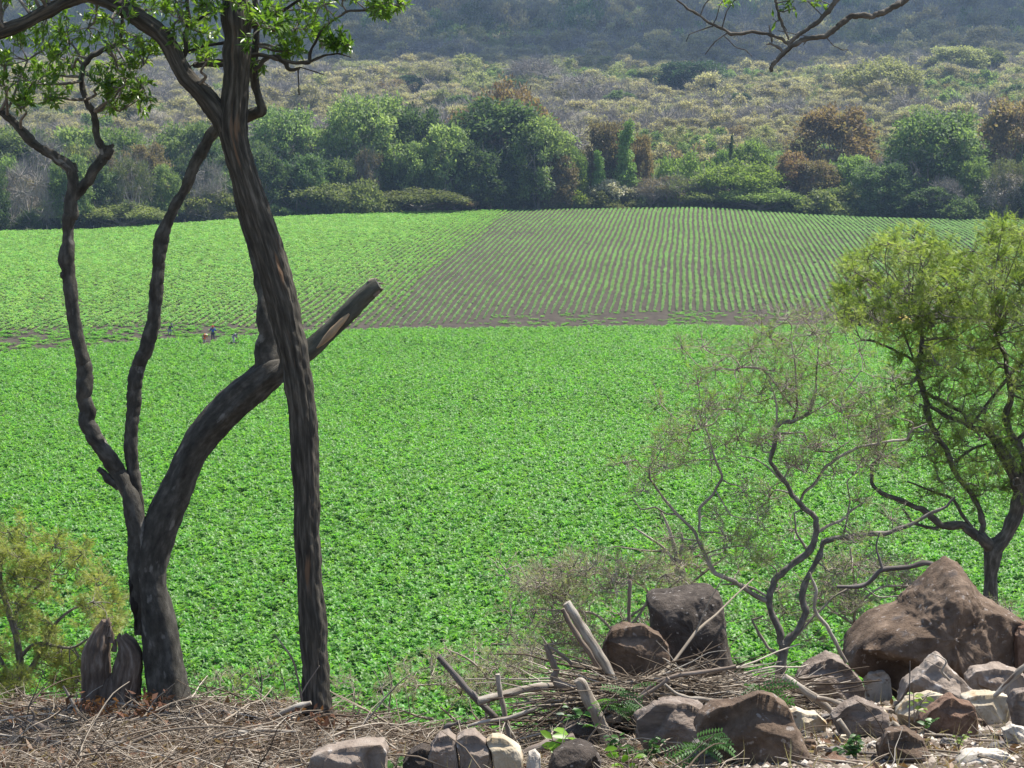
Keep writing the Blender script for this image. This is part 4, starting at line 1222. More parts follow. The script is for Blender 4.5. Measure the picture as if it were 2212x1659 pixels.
for (u, v) in cl:
    dense = 1.0 if v < 800 else .6
    dd = DC + rngc2.uniform(-.75, .75) * (1.1 if v < 800 else .7)
    c = np.array(P(u, v, dd))
    d0, q, rq = nearest(allC[1:], c)
    branch_to(tw_c, rngc2, q, c, min(rq * .5, .012), .004, .09, 5, 5)
    rr_ = rngc2.uniform(28, 50) * PX(DC)
    twig_spray(tw_c, lf_c, rngc2, c, rr_, 8, int(200 * dense), .060, SPRAY, .0032, .35, 0, 3, .7)
link('twigs', tw_c.mesh('twigs', fc, True), M['bark_c'], tC)
link('foliage', lf_c.mesh('foliage', fc), LM['acacia'], tC)

# ---------------------------------------------------------------- sparse grey tree, centre right
DD = 14.6
rngd = np.random.default_rng(303)
xd = P(1688, 1470, DD).x
fd = Vector((xd, DD, Hs(xd, DD)))
tD = thing('sparse_tree', 'thin half-bare grey tree with crooked stems behind the block boulder', 'tree', fd)
allD = []
tD['fine'] = 1
gv = 829.5 + FPX * math.tan(math.atan2(CZ - fd.z, DD) - PITCH)
part('trunk', tD, fd, M['bark_c'], [[(1684, gv + 20, 34), (1684, 1466, 27), (1690, 1425, 26), (1694, 1390, 24)]], DD, 14, 6, .08, 3, allD, 1.0)
part('stem', tD, fd, M['bark_c'], [[(1692, 1395, 20), (1686, 1370, 20), (1670, 1332, 19), (1661, 1297, 20), (1664, 1280, 19), (1674, 1252, 18), (1698, 1230, 17), (1741, 1198, 19), (1756, 1178, 18), (1764, 1145, 17), (1762, 1120, 16), (1737, 1098, 15), (1711, 1069, 14), (1698, 1043, 13), (1681, 1022, 12), (1664, 996, 11), (1672, 966, 13), (1677, 923, 13), (1690, 912, 13), (1711, 911, 12), (1735, 900, 10), (1749, 889, 9), (1762, 850, 7), (1764, 800, 5), (1768, 750, 3)],
     [(1694, 1395, 22), (1722, 1364, 21), (1741, 1322, 20), (1733, 1290, 18), (1741, 1255, 17), (1770, 1201, 17), (1779, 1171, 16), (1809, 1162, 14), (1864, 1156, 14), (1916, 1152, 13), (1958, 1137, 12), (2010, 1109, 10), (2044, 1094, 8), (2063, 1073, 6)]], DD, 10, 6, .06, 2, allD, 3.0, .03)
part('branch', tD, fd, M['dead'], [[(1661, 1298, 15), (1638, 1290, 14), (1610, 1271, 14), (1584, 1255, 13), (1546, 1239, 13), (1530, 1214, 12), (1510, 1171, 11), (1498, 1145, 10), (1463, 1111, 9), (1434, 1077, 8), (1422, 1060, 7), (1404, 1034, 6), (1402, 1010, 4)],
     [(1510, 1150, 9), (1512, 1098, 9), (1540, 1068, 8), (1560, 1030, 8), (1545, 992, 7), (1532, 945, 6), (1517, 911, 5), (1510, 890, 3)],
     [(1764, 1150, 10), (1790, 1135, 8), (1818, 1124, 8), (1839, 1103, 7), (1864, 1086, 4)],
     [(1730, 1080, 9), (1737, 1064, 9), (1758, 1047, 9), (1783, 1009, 9), (1813, 987, 8), (1856, 966, 8), (1911, 955, 7), (1958, 949, 7), (1971, 928, 6), (1990, 920, 4), (2003, 915, 3)],
     [(1677, 940, 6), (1690, 936, 6), (1735, 935, 5), (1748, 960, 4), (1765, 975, 4), (1800, 975, 5), (1834, 954, 3)], [(1711, 911, 7), (1722, 880, 6), (1720, 840, 6), (1718, 790, 5), (1710, 740, 3)],
     [(1677, 920, 6), (1678, 880, 6), (1672, 850, 5), (1660, 820, 4)], [(1740, 900, 6), (1790, 870, 5), (1830, 840, 4), (1860, 800, 3)], [(1664, 800, 4), (1600, 792, 5), (1640, 795, 5), (1662, 812, 5), (1690, 850, 5), (1712, 880, 5)],
     [(1690, 1040, 5), (1710, 1005, 5), (1740, 1020, 4), (1750, 1000, 4)], [(1661, 1290, 8), (1630, 1272, 7), (1600, 1262, 6), (1560, 1262, 4)], [(1700, 1050, 6), (1660, 1010, 5), (1630, 990, 4), (1600, 985, 3)],
     [(1464, 1112, 6), (1440, 1110, 5), (1415, 1096, 5), (1385, 1100, 4), (1365, 1075, 3)], [(1820, 1162, 6), (1828, 1130, 5), (1836, 1080, 5), (1830, 1040, 4), (1850, 1020, 3)], [(1745, 1192, 7), (1720, 1150, 6), (1716, 1110, 5), (1730, 1100, 4)],
     [(1690, 1420, 10), (1660, 1400, 8), (1640, 1370, 10), (1625, 1340, 6), (1650, 1330, 5)], [(1715, 1380, 7), (1760, 1330, 6), (1800, 1290, 6), (1850, 1262, 5), (1900, 1290, 4), (1970, 1285, 3)]], DD, 7, 4, .08, 0, allD, 7.0, .04)
tw_d, lf_d = Acc(), Acc()
DL_X = [(rngd.uniform(1400, 1960), rngd.uniform(720, 1200), rngd.uniform(30, 60), 2) for _ in range(46)]
DL = [(1700, 690, 60, 26), (1650, 720, 60, 24), (1760, 720, 60, 30), (1720, 770, 60, 40), (1780, 790, 55, 40), (1670, 800, 55, 30), (1620, 760, 55, 24), (1590, 800, 50, 30), (1640, 850, 60, 60), (1600, 860, 45, 40), (1760, 850, 55, 60), (1820, 800, 55, 40), (1850, 760, 55, 50), (1860, 850, 50, 30),
      (1820, 890, 45, 20), (1550, 800, 45, 16), (1530, 880, 40, 20), (1500, 930, 50, 40), (1450, 940, 45, 50), (1420, 970, 50, 44), (1400, 1010, 45, 36), (1380, 1060, 40, 16), (1560, 960, 35, 12), (1440, 1010, 45, 30), (1480, 1000, 40, 24), (1350, 1000, 35, 14), (1700, 1000, 40, 16), (1770, 960, 45, 20),
      (1850, 1010, 40, 16), (1900, 930, 45, 20), (1860, 1080, 35, 12), (1640, 960, 40, 12), (1610, 1180, 45, 60), (1640, 1210, 45, 60), (1590, 1230, 40, 50), (1570, 1170, 30, 20), (1800, 1240, 50, 30), (1860, 1230, 50, 26), (1680, 740, 45, 40), (1740, 690, 35, 30), (1790, 720, 40, 40), (1690, 860, 45, 30), (1730, 820, 45, 40)]
for (u, v, r, nl) in DL + DL_X:
    dd = DD + rngd.uniform(-.5, .5)
    c = np.array(P(u + rngd.uniform(-8, 8), v, dd))
    d0, q, rq = nearest(allD[1:], c)
    branch_to(tw_d, rngd, q, c, min(rq * .6, .008), .004, .08, 5, 5)
    twig_spray(tw_d, lf_d, rngd, c, r * PX(dd) * 1.25, 12, int(nl * 2.8), .055, SPRAY, .0028, .35, 0, 3, .8)
link('twigs', tw_d.mesh('twigs', fd, True), M['dead'], tD)
link('foliage', lf_d.mesh('foliage', fd), LM['palegreen'], tD)

# ---------------------------------------------------------------- shrubs on the slope just beyond the edge
DENS = 1.3
def shrub(name, label, u, v, d, clusters, r_px, nl, mat, T, leaf, woods, seed, cat='bush', up=.3, ntw=7, tw_r=.0035, bark='bark_c', group=None, flat=.8, conn=.006):
    rng = np.random.default_rng(seed)
    x = P(u, v, d).x
    f = Vector((x, d, Hs(x, d)))
    t = thing(name, label, cat, f, group)
    lim = []
    a = Acc()
    for w in woods: lim.append(pxtube(a, w, d, 8, 5, .1, 0, rng.random() * 9, .08))
    # root the wood in the slope
    w0 = lim[0][0]
    rt = np.array([[f.x, f.y, f.z - .1, w0[3] * 1.3], [(f.x + w0[0]) / 2, (f.y + w0[1]) / 2, (f.z + w0[2]) / 2, w0[3] * 1.1], w0])
    tube(a, rt[:, :3], rt[:, 3], 8, .05, 0, 1, .5)
    l = Acc()
    for (cu, cv, *ex) in clusters:
        dd = d + rng.uniform(-.45, .45)
        c = np.array(P(cu, cv, dd))
        d0, q, rq = nearest(lim, c)
        branch_to(a, rng, q, c, min(rq * .6, conn), tw_r, .09, 5, 5)
        twig_spray(a, l, rng, c, (ex[0] if ex else r_px) * PX(d), ntw, int(nl * DENS), leaf, T, tw_r, up, 0, 3, flat)
    link('branches', a.mesh('branches', f, True), M['dead' if mat == 'wisp' else bark], t)
    link('foliage', l.mesh('foliage', f), LM[mat], t)
    return t
rr5 = random.Random(5)
cls = []
for i in range(64):
    u = rr5.uniform(-60, 250); v = rr5.uniform(1140, 1500)
    if ((u - 40) / 215) ** 2 + ((v - 1330) / 190) ** 2 > 1: continue
    cls.append((u, v))
cls += [(60, 1160), (120, 1180), (170, 1230), (215, 1270), (235, 1310), (20, 1150), (200, 1330), (230, 1350)]
shrub('golden_bush', 'golden olive fine-leaved bush at the lower left edge, left of the split stump', 60, 1560, 15.5, cls, 44, 190, 'golden', SPRAY, .055,
      [[(40, 1560, 22), (45, 1480, 20), (40, 1400, 16), (22, 1330, 14), (6, 1280, 12), (0, 1230, 9), (10, 1190, 5)], [(45, 1480, 14), (80, 1420, 11), (110, 1360, 8), (150, 1320, 6), (200, 1300, 4)], [(42, 1420, 10), (80, 1390, 8), (150, 1400, 6), (190, 1380, 4)], [(40, 1500, 10), (10, 1440, 8), (-20, 1390, 6)], [(25, 1340, 8), (60, 1290, 7), (110, 1240, 5)]], 401, bark='bark_c')
WX = [(rr5.uniform(1100, 1560), rr5.uniform(1200, 1440)) for _ in range(30)]
cls = WX + [(1150 + rr5.uniform(-60, 60), 1250 + rr5.uniform(-30, 40)) for _ in range(6)] + [(1260 + rr5.uniform(-80, 80), 1260 + rr5.uniform(-40, 60)) for _ in range(14)] + [(1180 + rr5.uniform(-90, 90), 1350 + rr5.uniform(-40, 60)) for _ in range(13)] + [(1380 + rr5.uniform(-60, 80), 1240 + rr5.uniform(-40, 60)) for _ in range(12)]
DENS = .55
shrub('wispy_shrub', 'wispy olive-brown shrub of pale tangled twigs left of the dark block boulder', 1290, 1480, 15.0, cls, 60, 130, 'wisp', SPRAY, .06,
      [[(1300, 1440, 9), (1330, 1380, 8), (1290, 1330, 6), (1240, 1320, 5), (1150, 1316, 3)], [(1330, 1380, 7), (1380, 1330, 6), (1400, 1280, 5), (1360, 1250, 3)], [(1310, 1410, 7), (1230, 1390, 6), (1150, 1395, 5), (1060, 1390, 3)], [(1350, 1340, 6), (1420, 1290, 5), (1470, 1250, 3)],
       [(1240, 1320, 5), (1200, 1290, 4), (1170, 1280, 2)], [(1290, 1440, 6), (1210, 1425, 5), (1120, 1440, 3)]], 402, up=.2, ntw=9)
cls = [(1060 + rr5.uniform(-90, 120), 1440 + rr5.uniform(-50, 60)) for _ in range(26)] + [(940 + rr5.uniform(-70, 60), 1450 + rr5.uniform(-40, 50)) for _ in range(8)]
shrub('dry_shrub', 'low dry tangled shrub behind the leaning grey pole and crossing sticks', 1060, 1560, 14.0, cls, 50, 70, 'wisp', SPRAY, .055,
      [[(1050, 1540, 7), (1060, 1480, 6), (1020, 1430, 5), (960, 1400, 3)], [(1060, 1490, 6), (1110, 1440, 5), (1170, 1410, 3)], [(1055, 1510, 5), (1140, 1490, 4), (1200, 1470, 3)], [(1040, 1500, 5), (960, 1480, 4), (900, 1480, 3)]], 403, up=.25, ntw=9, tw_r=.003)
cls = [(rr5.uniform(1640, 2000), rr5.uniform(1200, 1400)) for _ in range(24)] + [(1900 + rr5.uniform(-100, 90), 1250 + rr5.uniform(-40, 60)) for _ in range(12)] + [(1800 + rr5.uniform(-60, 60), 1300 + rr5.uniform(-60, 60)) for _ in range(8)]
shrub('sparse_shrub', 'thin feathery shrub with a dark arching bough left of the peaked boulder', 1850, 1420, 15.6, cls, 55, 50, 'wisp', SPRAY, .06,
      [[(1850, 1400, 7), (1845, 1340, 7), (1850, 1290, 6), (1842, 1230, 5), (1836, 1180, 3)], [(1848, 1310, 6), (1900, 1270, 5), (1960, 1265, 4)], [(1846, 1350, 5), (1800, 1320, 4), (1770, 1290, 3)]], 404, up=.2, ntw=8)
cls = [(1180 + rr5.uniform(-40, 40), 1270 + rr5.uniform(-20, 20)) for _ in range(3)] + [(1460 + rr5.uniform(-40, 60), 1230 + rr5.uniform(-40, 30)) for _ in range(8)]
shrub('leafless_shrub', 'pale grey leafless shrub right behind the dark block boulder', 1480, 1400, 16.0, cls, 50, 30, 'wisp', SPRAY, .06,
      [[(1485, 1400, 12), (1482, 1290, 12), (1476, 1240, 13), (1462, 1205, 11), (1452, 1165, 9), (1440, 1130, 6), (1425, 1100, 4)], [(1468, 1210, 8), (1474, 1170, 7), (1472, 1150, 5)], [(1478, 1250, 8), (1440, 1190, 6), (1400, 1160, 5), (1370, 1140, 3)], [(1480, 1270, 7), (1530, 1230, 5), (1570, 1200, 3)], [(1440, 1190, 5), (1400, 1190, 4), (1330, 1180, 2)]], 405, up=.2, ntw=8)
cls = [(2190 + rr5.uniform(-40, 60), 1330 + rr5.uniform(-40, 50)) for _ in range(8)]
shrub('low_shrub', 'dull olive low shrub behind the right flank of the peaked boulder', 2200, 1450, 15.2, cls, 46, 90, 'wisp', SPRAY, .055, [[(2200, 1420, 8), (2195, 1360, 7), (2180, 1310, 4)], [(2198, 1390, 6), (2230, 1330, 4)]], 406)
rw = random.Random(9)
for i, (u, v) in enumerate([(560, 1470), (500, 1500), (610, 1490), (760, 1500), (840, 1470), (470, 1490)]):
    cls = [(u + rw.uniform(-40, 40), v + rw.uniform(-40, 30)) for _ in range(4)]
    shrub('weed', ['tall green weed between the two near trunks', 'olive weed right of the slender tree foot', 'small weed left of the thick trunk foot', 'feathery weed right of the thick trunk foot', 'dry feathery weed right of the thick trunk, near the pole', 'wispy weed close to the slender tree foot'][i],
          u, v + 60, 13.2, cls, 30, 60, 'wisp' if i > 2 else 'acacia', SPRAY, .045, [[(u, v + 60, 4), (u + 6, v, 3), (u - 4, v - 40, 2)]], 420 + i, cat='weed', ntw=5, tw_r=.0022)

# dark bough arching behind the peaked boulder
a = Acc()
pa = [(2075, 1262, 12), (2054, 1240, 12), (2003, 1216, 12), (1965, 1225, 11), (1907, 1231, 11), (1880, 1255, 10), (1859, 1266, 10), (1808, 1268, 7)]
DK = 13.6
c0 = pxtube(a, pa, DK, 8, 6, .1, 0, 3, .08); pxtube(a, [(1907, 1231, 7), (1899, 1205, 6), (1893, 1180, 4), (1900, 1150, 3)], DK, 6, 5, .1, 0, 3, .08)
pe = P(2100, 1470, 12.9); 
tube(a, catmull([c0[0, :3], (c0[0, :3] + np.array([.12, -.2, -.35])), np.array([pe.x, 12.9, Hs(pe.x, 12.9) - .05])], 4), np.linspace(.019, .03, 9), 8, .08, 0, 2, .5)
tag(link('dead_bough', a.mesh('dead_bough', c0[0, :3], True), M['charcoal']), 'dark dead bough arching left from behind the peaked boulder', 'branch').location = c0[0, :3]

# ---------------------------------------------------------------- bough hanging in from above, top right
DH = 8.0
M['bark_h'] = M['bark_r']
ph = P(1955, -400, DH)
tH = thing('hanging_bough', 'bare forked bough hanging into the top right of the picture', 'branch', ph)
aH = []
part('bough', tH, ph, M['bark_h'], [[(2300, -420, 26), (2120, -140, 20), (1955, 0, 13), (1927, 16, 12), (1905, 28, 12), (1883, 36, 12), (1860, 33, 12), (1839, 35, 12), (1822, 47, 12), (1807, 60, 12), (1783, 78, 11), (1747, 83, 10), (1730, 88, 10), (1712, 98, 10), (1687, 120, 10), (1672, 136, 10), (1666, 148, 9), (1667, 155, 8)],
     [(1920, -160, 12), (1850, -70, 12), (1807, 0, 11), (1790, 24, 11), (1771, 44, 10), (1748, 60, 9), (1727, 73, 9), (1710, 88, 8), (1703, 98, 8)]], DH, 12, 7, .1, 2, aH, 3.0, .08)
part('branch', tH, ph, M['bark_h'], [[(1700, -150, 8), (1684, -60, 7), (1675, 0, 7), (1679, 18, 6), (1683, 36, 6), (1690, 54, 6), (1695, 66, 5), (1704, 86, 5)], [(1708, 94, 8), (1690, 84, 7), (1667, 76, 7), (1640, 71, 7), (1615, 70, 7), (1583, 73, 8), (1566, 64, 6), (1543, 54, 6), (1515, 36, 5), (1487, 20, 5), (1463, 0, 4), (1440, -30, 4)],
     [(1692, 112, 7), (1678, 100, 6), (1664, 94, 5), (1655, 96, 3)], [(1668, 92, 4), (1665, 72, 5), (1661, 54, 2.5)], [(1541, 56, 3), (1510, 66, 2.5), (1490, 74, 2.5), (1482, 90, 2)], [(1570, 72, 3), (1545, 90, 2.5), (1523, 118, 2)],
     [(1565, 78, 2.5), (1590, 102, 2), (1610, 108, 2), (1625, 122, 1.5)], [(1784, 80, 2.5), (1800, 98, 2), (1820, 108, 2), (1833, 108, 1.5)], [(1745, 84, 3), (1735, 98, 1.5)], [(1750, 80, 2.5), (1710, 72, 2), (1680, 66, 1.5)], [(1700, 66, 2), (1690, 50, 1.5)], [(1878, 38, 3), (1878, 44, 1.5)]], DH, 7, 5, .12, 0, aH, 5.0, .08)
lt, ll_ = Acc(), Acc()
rgh = np.random.default_rng(66)
for (u, v, r, nl) in ((1570, -6, 26, 16), (1590, -4, 20, 10), (1715, -2, 26, 14), (1745, 2, 26, 14), (1770, 0, 18, 8), (1718, 18, 12, 5), (1678, 46, 10, 4), (1560, -40, 40, 20), (1740, -40, 50, 30)):
    c = np.array(P(u, v, DH + rgh.uniform(-.1, .1))); d0, q, rq = nearest(aH, c)
    branch_to(lt, rgh, q, c, .003, .0018, .05, 5, 5)
    twig_spray(lt, ll_, rgh, c, r * PX(DH), 3, nl * 2, .035, LEAF, .0016, -.1, 0, 1, .8)
link('twigs', lt.mesh('twigs', ph, True), M['bark_h'], tH)
link('foliage', ll_.mesh('foliage', ph), LM['near'], tH)
# ================================================================== FOREGROUND: ROCKS
M['rock_brown'] = noise_mat('brown_lava_rock', [(.078, .052, .036), (.16, .112, .078), (.28, .205, .148)], 7, 9, .95, 1.0, bscale=38, bdist=.02, spots=[(22, .63, (.33, .28, .24), .05), (5, .62, (.12, .10, .09), .08)])
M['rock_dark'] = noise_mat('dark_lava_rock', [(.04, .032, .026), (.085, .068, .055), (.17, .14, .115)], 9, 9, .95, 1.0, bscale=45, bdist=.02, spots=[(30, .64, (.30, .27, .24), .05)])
M['rock_pumice'] = noise_mat('pitted_red_rock', [(.13, .075, .05), (.23, .145, .10), (.32, .215, .155)], 16, 9, .97, 1.0, bscale=55, bdist=.02)
M['rock_pink'] = noise_mat('pinkish_rock', [(.19, .145, .115), (.31, .25, .20), (.43, .365, .305)], 6, 9, .92, .8, bscale=34, bdist=.015, spots=[(9, .60, (.55, .50, .45), .08)])
M['rock_cream'] = noise_mat('cream_rock', [(.34, .27, .17), (.50, .43, .32), (.64, .58, .47)], 6, 7, .85, .6, bscale=24, bdist=.012, spots=[(8, .54, (.40, .28, .15), .10), (22, .62, (.22, .16, .11), .08)])
M['rock_white'] = noise_mat('white_rock', [(.36, .31, .25), (.54, .485, .41), (.68, .63, .55)], 8, 7, .85, .6, bscale=24, bdist=.012, spots=[(7, .52, (.36, .28, .20), .10), (20, .6, (.24, .18, .13), .08)])
M['rock_grey'] = noise_mat('speckled_grey_rock', [(.13, .115, .10), (.24, .215, .195), (.36, .33, .30)], 14, 9, .95, 1.0, bscale=50, bdist=.018, spots=[(16, .64, (.55, .52, .47), .05)])
M['rock_slate'] = noise_mat('layered_brown_rock', [(.13, .10, .078), (.26, .205, .165), (.40, .335, .28)], 8, 9, .93, 1.0, stretch=(1, 1, 3.2), bscale=30, bdist=.025)

def rock(name, label, poly, d, thick, mat, seed, cuts=5, rough=.05, group=None, cat='rock', sink=0, pit=0.0, lean=0.0, box=.62, fine=.02):
    """poly: outline seen from the camera (star-shaped about its centre); thick: front-to-back size in metres.
    The outline sets width and height only; the body is a rounded, faceted solid."""
    rng = np.random.default_rng(seed)
    pl = np.array(poly, float)
    cu, cv = pl.mean(0)
    if 18 <= seed <= 25: d = 8.95
    elif 2 < seed < 100: d = min(12.75, max(9.25, on_ground(cu, min(pl[:, 1].max() - 5, 1650))))
    ang = np.arctan2(-(pl[:, 1] - cv), pl[:, 0] - cu); rad = np.hypot(pl[:, 0] - cu, pl[:, 1] - cv)
    # resample the outline edges so straight sides stay straight
    A_, R_ = [], []
    for i in range(len(pl)):
        p, q = pl[i], pl[(i + 1) % len(pl)]
        for t in np.linspace(0, 1, 12)[:-1]:
            s = p + (q - p) * t
            A_.append(math.atan2(-(s[1] - cv), s[0] - cu)); R_.append(math.hypot(s[0] - cu, s[1] - cv))
    o_ = np.argsort(A_); A_ = np.array(A_)[o_]; R_ = np.array(R_)[o_]
    A_ = np.concatenate([A_ - 2 * np.pi, A_, A_ + 2 * np.pi]); R_ = np.tile(R_, 3)
    nu, nv = 132, 66
    a = np.arange(nu) / nu * 2 * np.pi
    b = np.linspace(-np.pi / 2, np.pi / 2, nv + 1)
    Ra = np.interp((a + np.pi) % (2 * np.pi) - np.pi, A_, R_) * PX(d)
    Aa, Bb = np.meshgrid(a, b)
    RR = np.tile(Ra, (nv + 1, 1))
    cb = np.abs(np.cos(Bb)) ** box; sb = np.sign(np.sin(Bb)) * np.abs(np.sin(Bb)) ** .75
    X = np.cos(Aa) * RR * cb
    Z = np.sin(Aa) * RR * cb
    Yd = sb * thick * .5
    Yd = Yd + Z * lean
    Q = np.stack([X, Yd, Z], -1)
    Rm = Ra.mean()
    # flat broken faces on the near, upper and side parts
    for k in range(-2 if cuts > 2 else 0, cuts):
        n_ = rng.normal(size=3); n_[1] = -abs(n_[1]) * 1.2 - .25 if k % 3 != 2 else abs(n_[1]); n_[2] = n_[2] * .9 + .15
        if k == -2: n_ = np.array([rng.uniform(-.1, .4), -.55, .8])
        if k == -1: n_ = np.array([rng.uniform(-.45, .1), -1, rng.uniform(-.25, .1)])
        n_ /= np.linalg.norm(n_)
        dd = Q @ n_
        h = np.quantile(dd, rng.uniform(.80, .93) if k >= 0 else rng.uniform(.72, .8))
        ex = np.clip(dd - h, 0, None)
        face = np.abs(np.cos(Bb)) < .93           # keep the outline ring
        Q = Q - (ex * .92)[..., None] * n_ * face[..., None]
    V = Q.reshape(-1, 3)
    N_ = V / (np.linalg.norm(V, axis=1)[:, None] + 1e-6)
    off = np.array([mnoise.fractal(Vector(v * (1.6 / Rm) + seed * 3.7), 1.0, 2.1, 5) + 1.3 * mnoise.fractal(Vector(v * (.55 / Rm) + seed * 1.7), 1.0, 2.1, 2) for v in V])
    pits = np.array([mnoise.noise(Vector(v * (9.0 / Rm) + seed)) for v in V]) if pit else 0
    off2 = np.array([mnoise.fractal(Vector(v * (7.0 / Rm) + seed * 2.1), .8, 2.1, 4) for v in V])
    V = V + N_ * ((off * rough * 1.9 + off2 * fine) * Rm)[:, None]
    if pit: V = V - N_ * (np.clip(pits - .1, 0, 1) * pit * Rm)[:, None]
    c = np.array(P(cu, cv, d)); c[1] += thick * .30
    gz = Hs(c[0], c[1] - thick * .3) - .05 - c[2]
    zm = V[:, 2].min()
    if zm > gz: V[:, 2] = np.where(V[:, 2] < 0, V[:, 2] * (gz / zm), V[:, 2])
    zmin = V[:, 2].min()
    base = np.array([c[0], c[1], c[2] + zmin])
    V = V + c - base
    i = np.arange(nv)[:, None] * nu; j = np.arange(nu)[None]; j2 = (j + 1) % nu
    F = np.stack([i + j, i + nu + j, i + nu + j2, i + j2], -1).reshape(-1, 4)
    me = mesh_from(name, V, F, None, True)
    o = link(name, me, M[mat])
    o.location = base
    # settle: skirts of buried rock reach the ground
    gz = Hs(base[0], base[1])
    return tag(o, label, cat, group)

rock('boulder', 'big block-shaped dark boulder with a flat sunlit top', [(1397, 1302), (1412, 1290), (1470, 1284), (1540, 1276), (1562, 1290), (1572, 1330), (1580, 1372), (1590, 1420), (1598, 1478), (1500, 1500), (1420, 1500), (1412, 1400), (1404, 1340)], 12.2, .52, 'rock_dark', 1, 1, .03, pit=.02, box=.34)
rock('boulder', 'rounded brown boulder leaning against the dark block one', [(1302, 1395), (1318, 1362), (1352, 1347), (1392, 1350), (1428, 1374), (1448, 1400), (1450, 1430), (1440, 1462), (1410, 1488), (1330, 1490), (1298, 1460)], 11.75, .34, 'rock_brown', 2, 5, .045)
rock('boulder', 'largest boulder, a brown peaked one at the right edge', [(1846, 1402), (1866, 1384), (1900, 1360), (1940, 1350), (1975, 1338), (1996, 1312), (2026, 1278), (2054, 1242), (2078, 1230), (2100, 1242), (2118, 1272), (2150, 1306), (2195, 1335), (2250, 1370), (2290, 1430), (2290, 1500), (2180, 1500), (2060, 1500), (1960, 1490), (1880, 1452), (1842, 1420)], 12.6, 1.0, 'rock_brown', 3, 2, .04, pit=.06, lean=.10, fine=.045, box=.85)
rock('boulder', 'grooved grey-brown boulder below the thin grey tree, long sticks lying on it', [(1716, 1490), (1728, 1462), (1762, 1436), (1792, 1419), (1822, 1428), (1850, 1450), (1868, 1474), (1878, 1515), (1830, 1530), (1760, 1530), (1716, 1520)], 11.5, .34, 'rock_slate', 4, 5, .06)
rock('boulder', 'dark sharp-edged boulder in front of the brushwood, right of centre', [(1500, 1576), (1516, 1548), (1546, 1528), (1600, 1520), (1640, 1506), (1672, 1512), (1700, 1530), (1712, 1556), (1732, 1590), (1758, 1650), (1740, 1672), (1660, 1680), (1560, 1650), (1512, 1610)], 10.2, .34, 'rock_brown', 5, 6, .05)
rock('boulder', 'speckled grey boulder under the dark sharp-edged one', [(1478, 1640), (1500, 1615), (1545, 1602), (1600, 1608), (1640, 1628), (1662, 1655), (1665, 1700), (1560, 1710), (1478, 1700)], 9.55, .30, 'rock_grey', 6, 3, .05, pit=.03)
rock('rock', 'split cream-white slab right of the dark sharp-edged boulder', [(1700, 1542), (1722, 1536), (1745, 1546), (1768, 1545), (1790, 1566), (1786, 1584), (1756, 1592), (1722, 1586), (1704, 1566)], 10.7, .22, 'rock_cream', 7, 5, .05)
rock('rock', 'small white stone above the brown pitted rock, behind the dark stem', [(1866, 1475), (1880, 1458), (1912, 1452), (1928, 1466), (1934, 1492), (1905, 1502), (1876, 1496)], 11.4, .2, 'rock_white', 8, 4, .05)
rock('boulder', 'wide pale pinkish rock with a low peak below the largest boulder', [(1940, 1520), (1962, 1480), (1990, 1460), (2010, 1440), (2032, 1426), (2050, 1440), (2082, 1470), (2112, 1500), (2120, 1530), (2060, 1546), (1980, 1546)], 11.2, .36, 'rock_pink', 9, 5, .06)
rock('boulder', 'pink-grey rock below the largest boulder, beside the white pole', [(2088, 1470), (2105, 1452), (2150, 1442), (2185, 1446), (2215, 1462), (2240, 1510), (2210, 1530), (2140, 1528), (2104, 1510)], 11.3, .32, 'rock_pink', 10, 5, .06)
rock('boulder', 'reddish brown pitted rock with a flat tilted face at lower right', [(1992, 1562), (2016, 1538), (2042, 1514), (2062, 1508), (2085, 1520), (2112, 1530), (2120, 1560), (2122, 1586), (2086, 1600), (2040, 1598), (2004, 1586)], 10.3, .28, 'rock_pumice', 11, 5, .05, pit=.04)
rock('rock', 'smooth rounded cream rock behind the reddish pitted one', [(2084, 1512), (2110, 1502), (2150, 1500), (2180, 1506), (2192, 1530), (2182, 1558), (2156, 1570), (2120, 1568), (2092, 1540)], 10.55, .26, 'rock_cream', 12, 3, .03)
rock('rock', 'yellowish crusted rock left of the reddish pitted one', [(1940, 1545), (1962, 1516), (2000, 1506), (2040, 1504), (2045, 1530), (2010, 1556), (1985, 1580), (1950, 1575)], 10.8, .26, 'rock_cream', 13, 5, .07)
rock('rock', 'long flat white slab near the lower right corner', [(2066, 1650), (2086, 1634), (2130, 1628), (2180, 1634), (2205, 1648), (2190, 1664), (2120, 1668), (2076, 1664)], 9.35, .22, 'rock_white', 14, 4, .05)
rock('rock', 'broken white stone at the right edge, above the long flat slab', [(2168, 1580), (2190, 1570), (2225, 1580), (2235, 1604), (2205, 1612), (2176, 1600)], 9.9, .16, 'rock_white', 15, 6, .07)
rock('rock', 'small salmon-coloured rock half buried at the bottom edge', [(1766, 1665), (1784, 1648), (1812, 1641), (1840, 1650), (1856, 1672), (1810, 1690), (1770, 1685)], 9.25, .18, 'rock_pumice', 16, 2, .03)
rock('boulder', 'dark grooved boulder cut by the right edge', [(2186, 1530), (2200, 1500), (2240, 1490), (2280, 1540), (2270, 1600), (2215, 1600), (2196, 1570)], 10.6, .3, 'rock_slate', 17, 5, .05)
rock('boulder', 'left half of the pair of pinkish-brown rocks at the bottom centre', [(922, 1640), (930, 1612), (946, 1592), (968, 1586), (985, 1600), (990, 1640), (992, 1680), (930, 1690)], 9.5, .22, 'rock_pink', 18, 4, .04)
rock('boulder', 'right half of the pair of pinkish-brown rocks at the bottom centre', [(982, 1600), (1000, 1588), (1026, 1586), (1048, 1602), (1062, 1626), (1066, 1670), (1060, 1700), (994, 1700), (990, 1640)], 9.45, .24, 'rock_pink', 19, 4, .04)
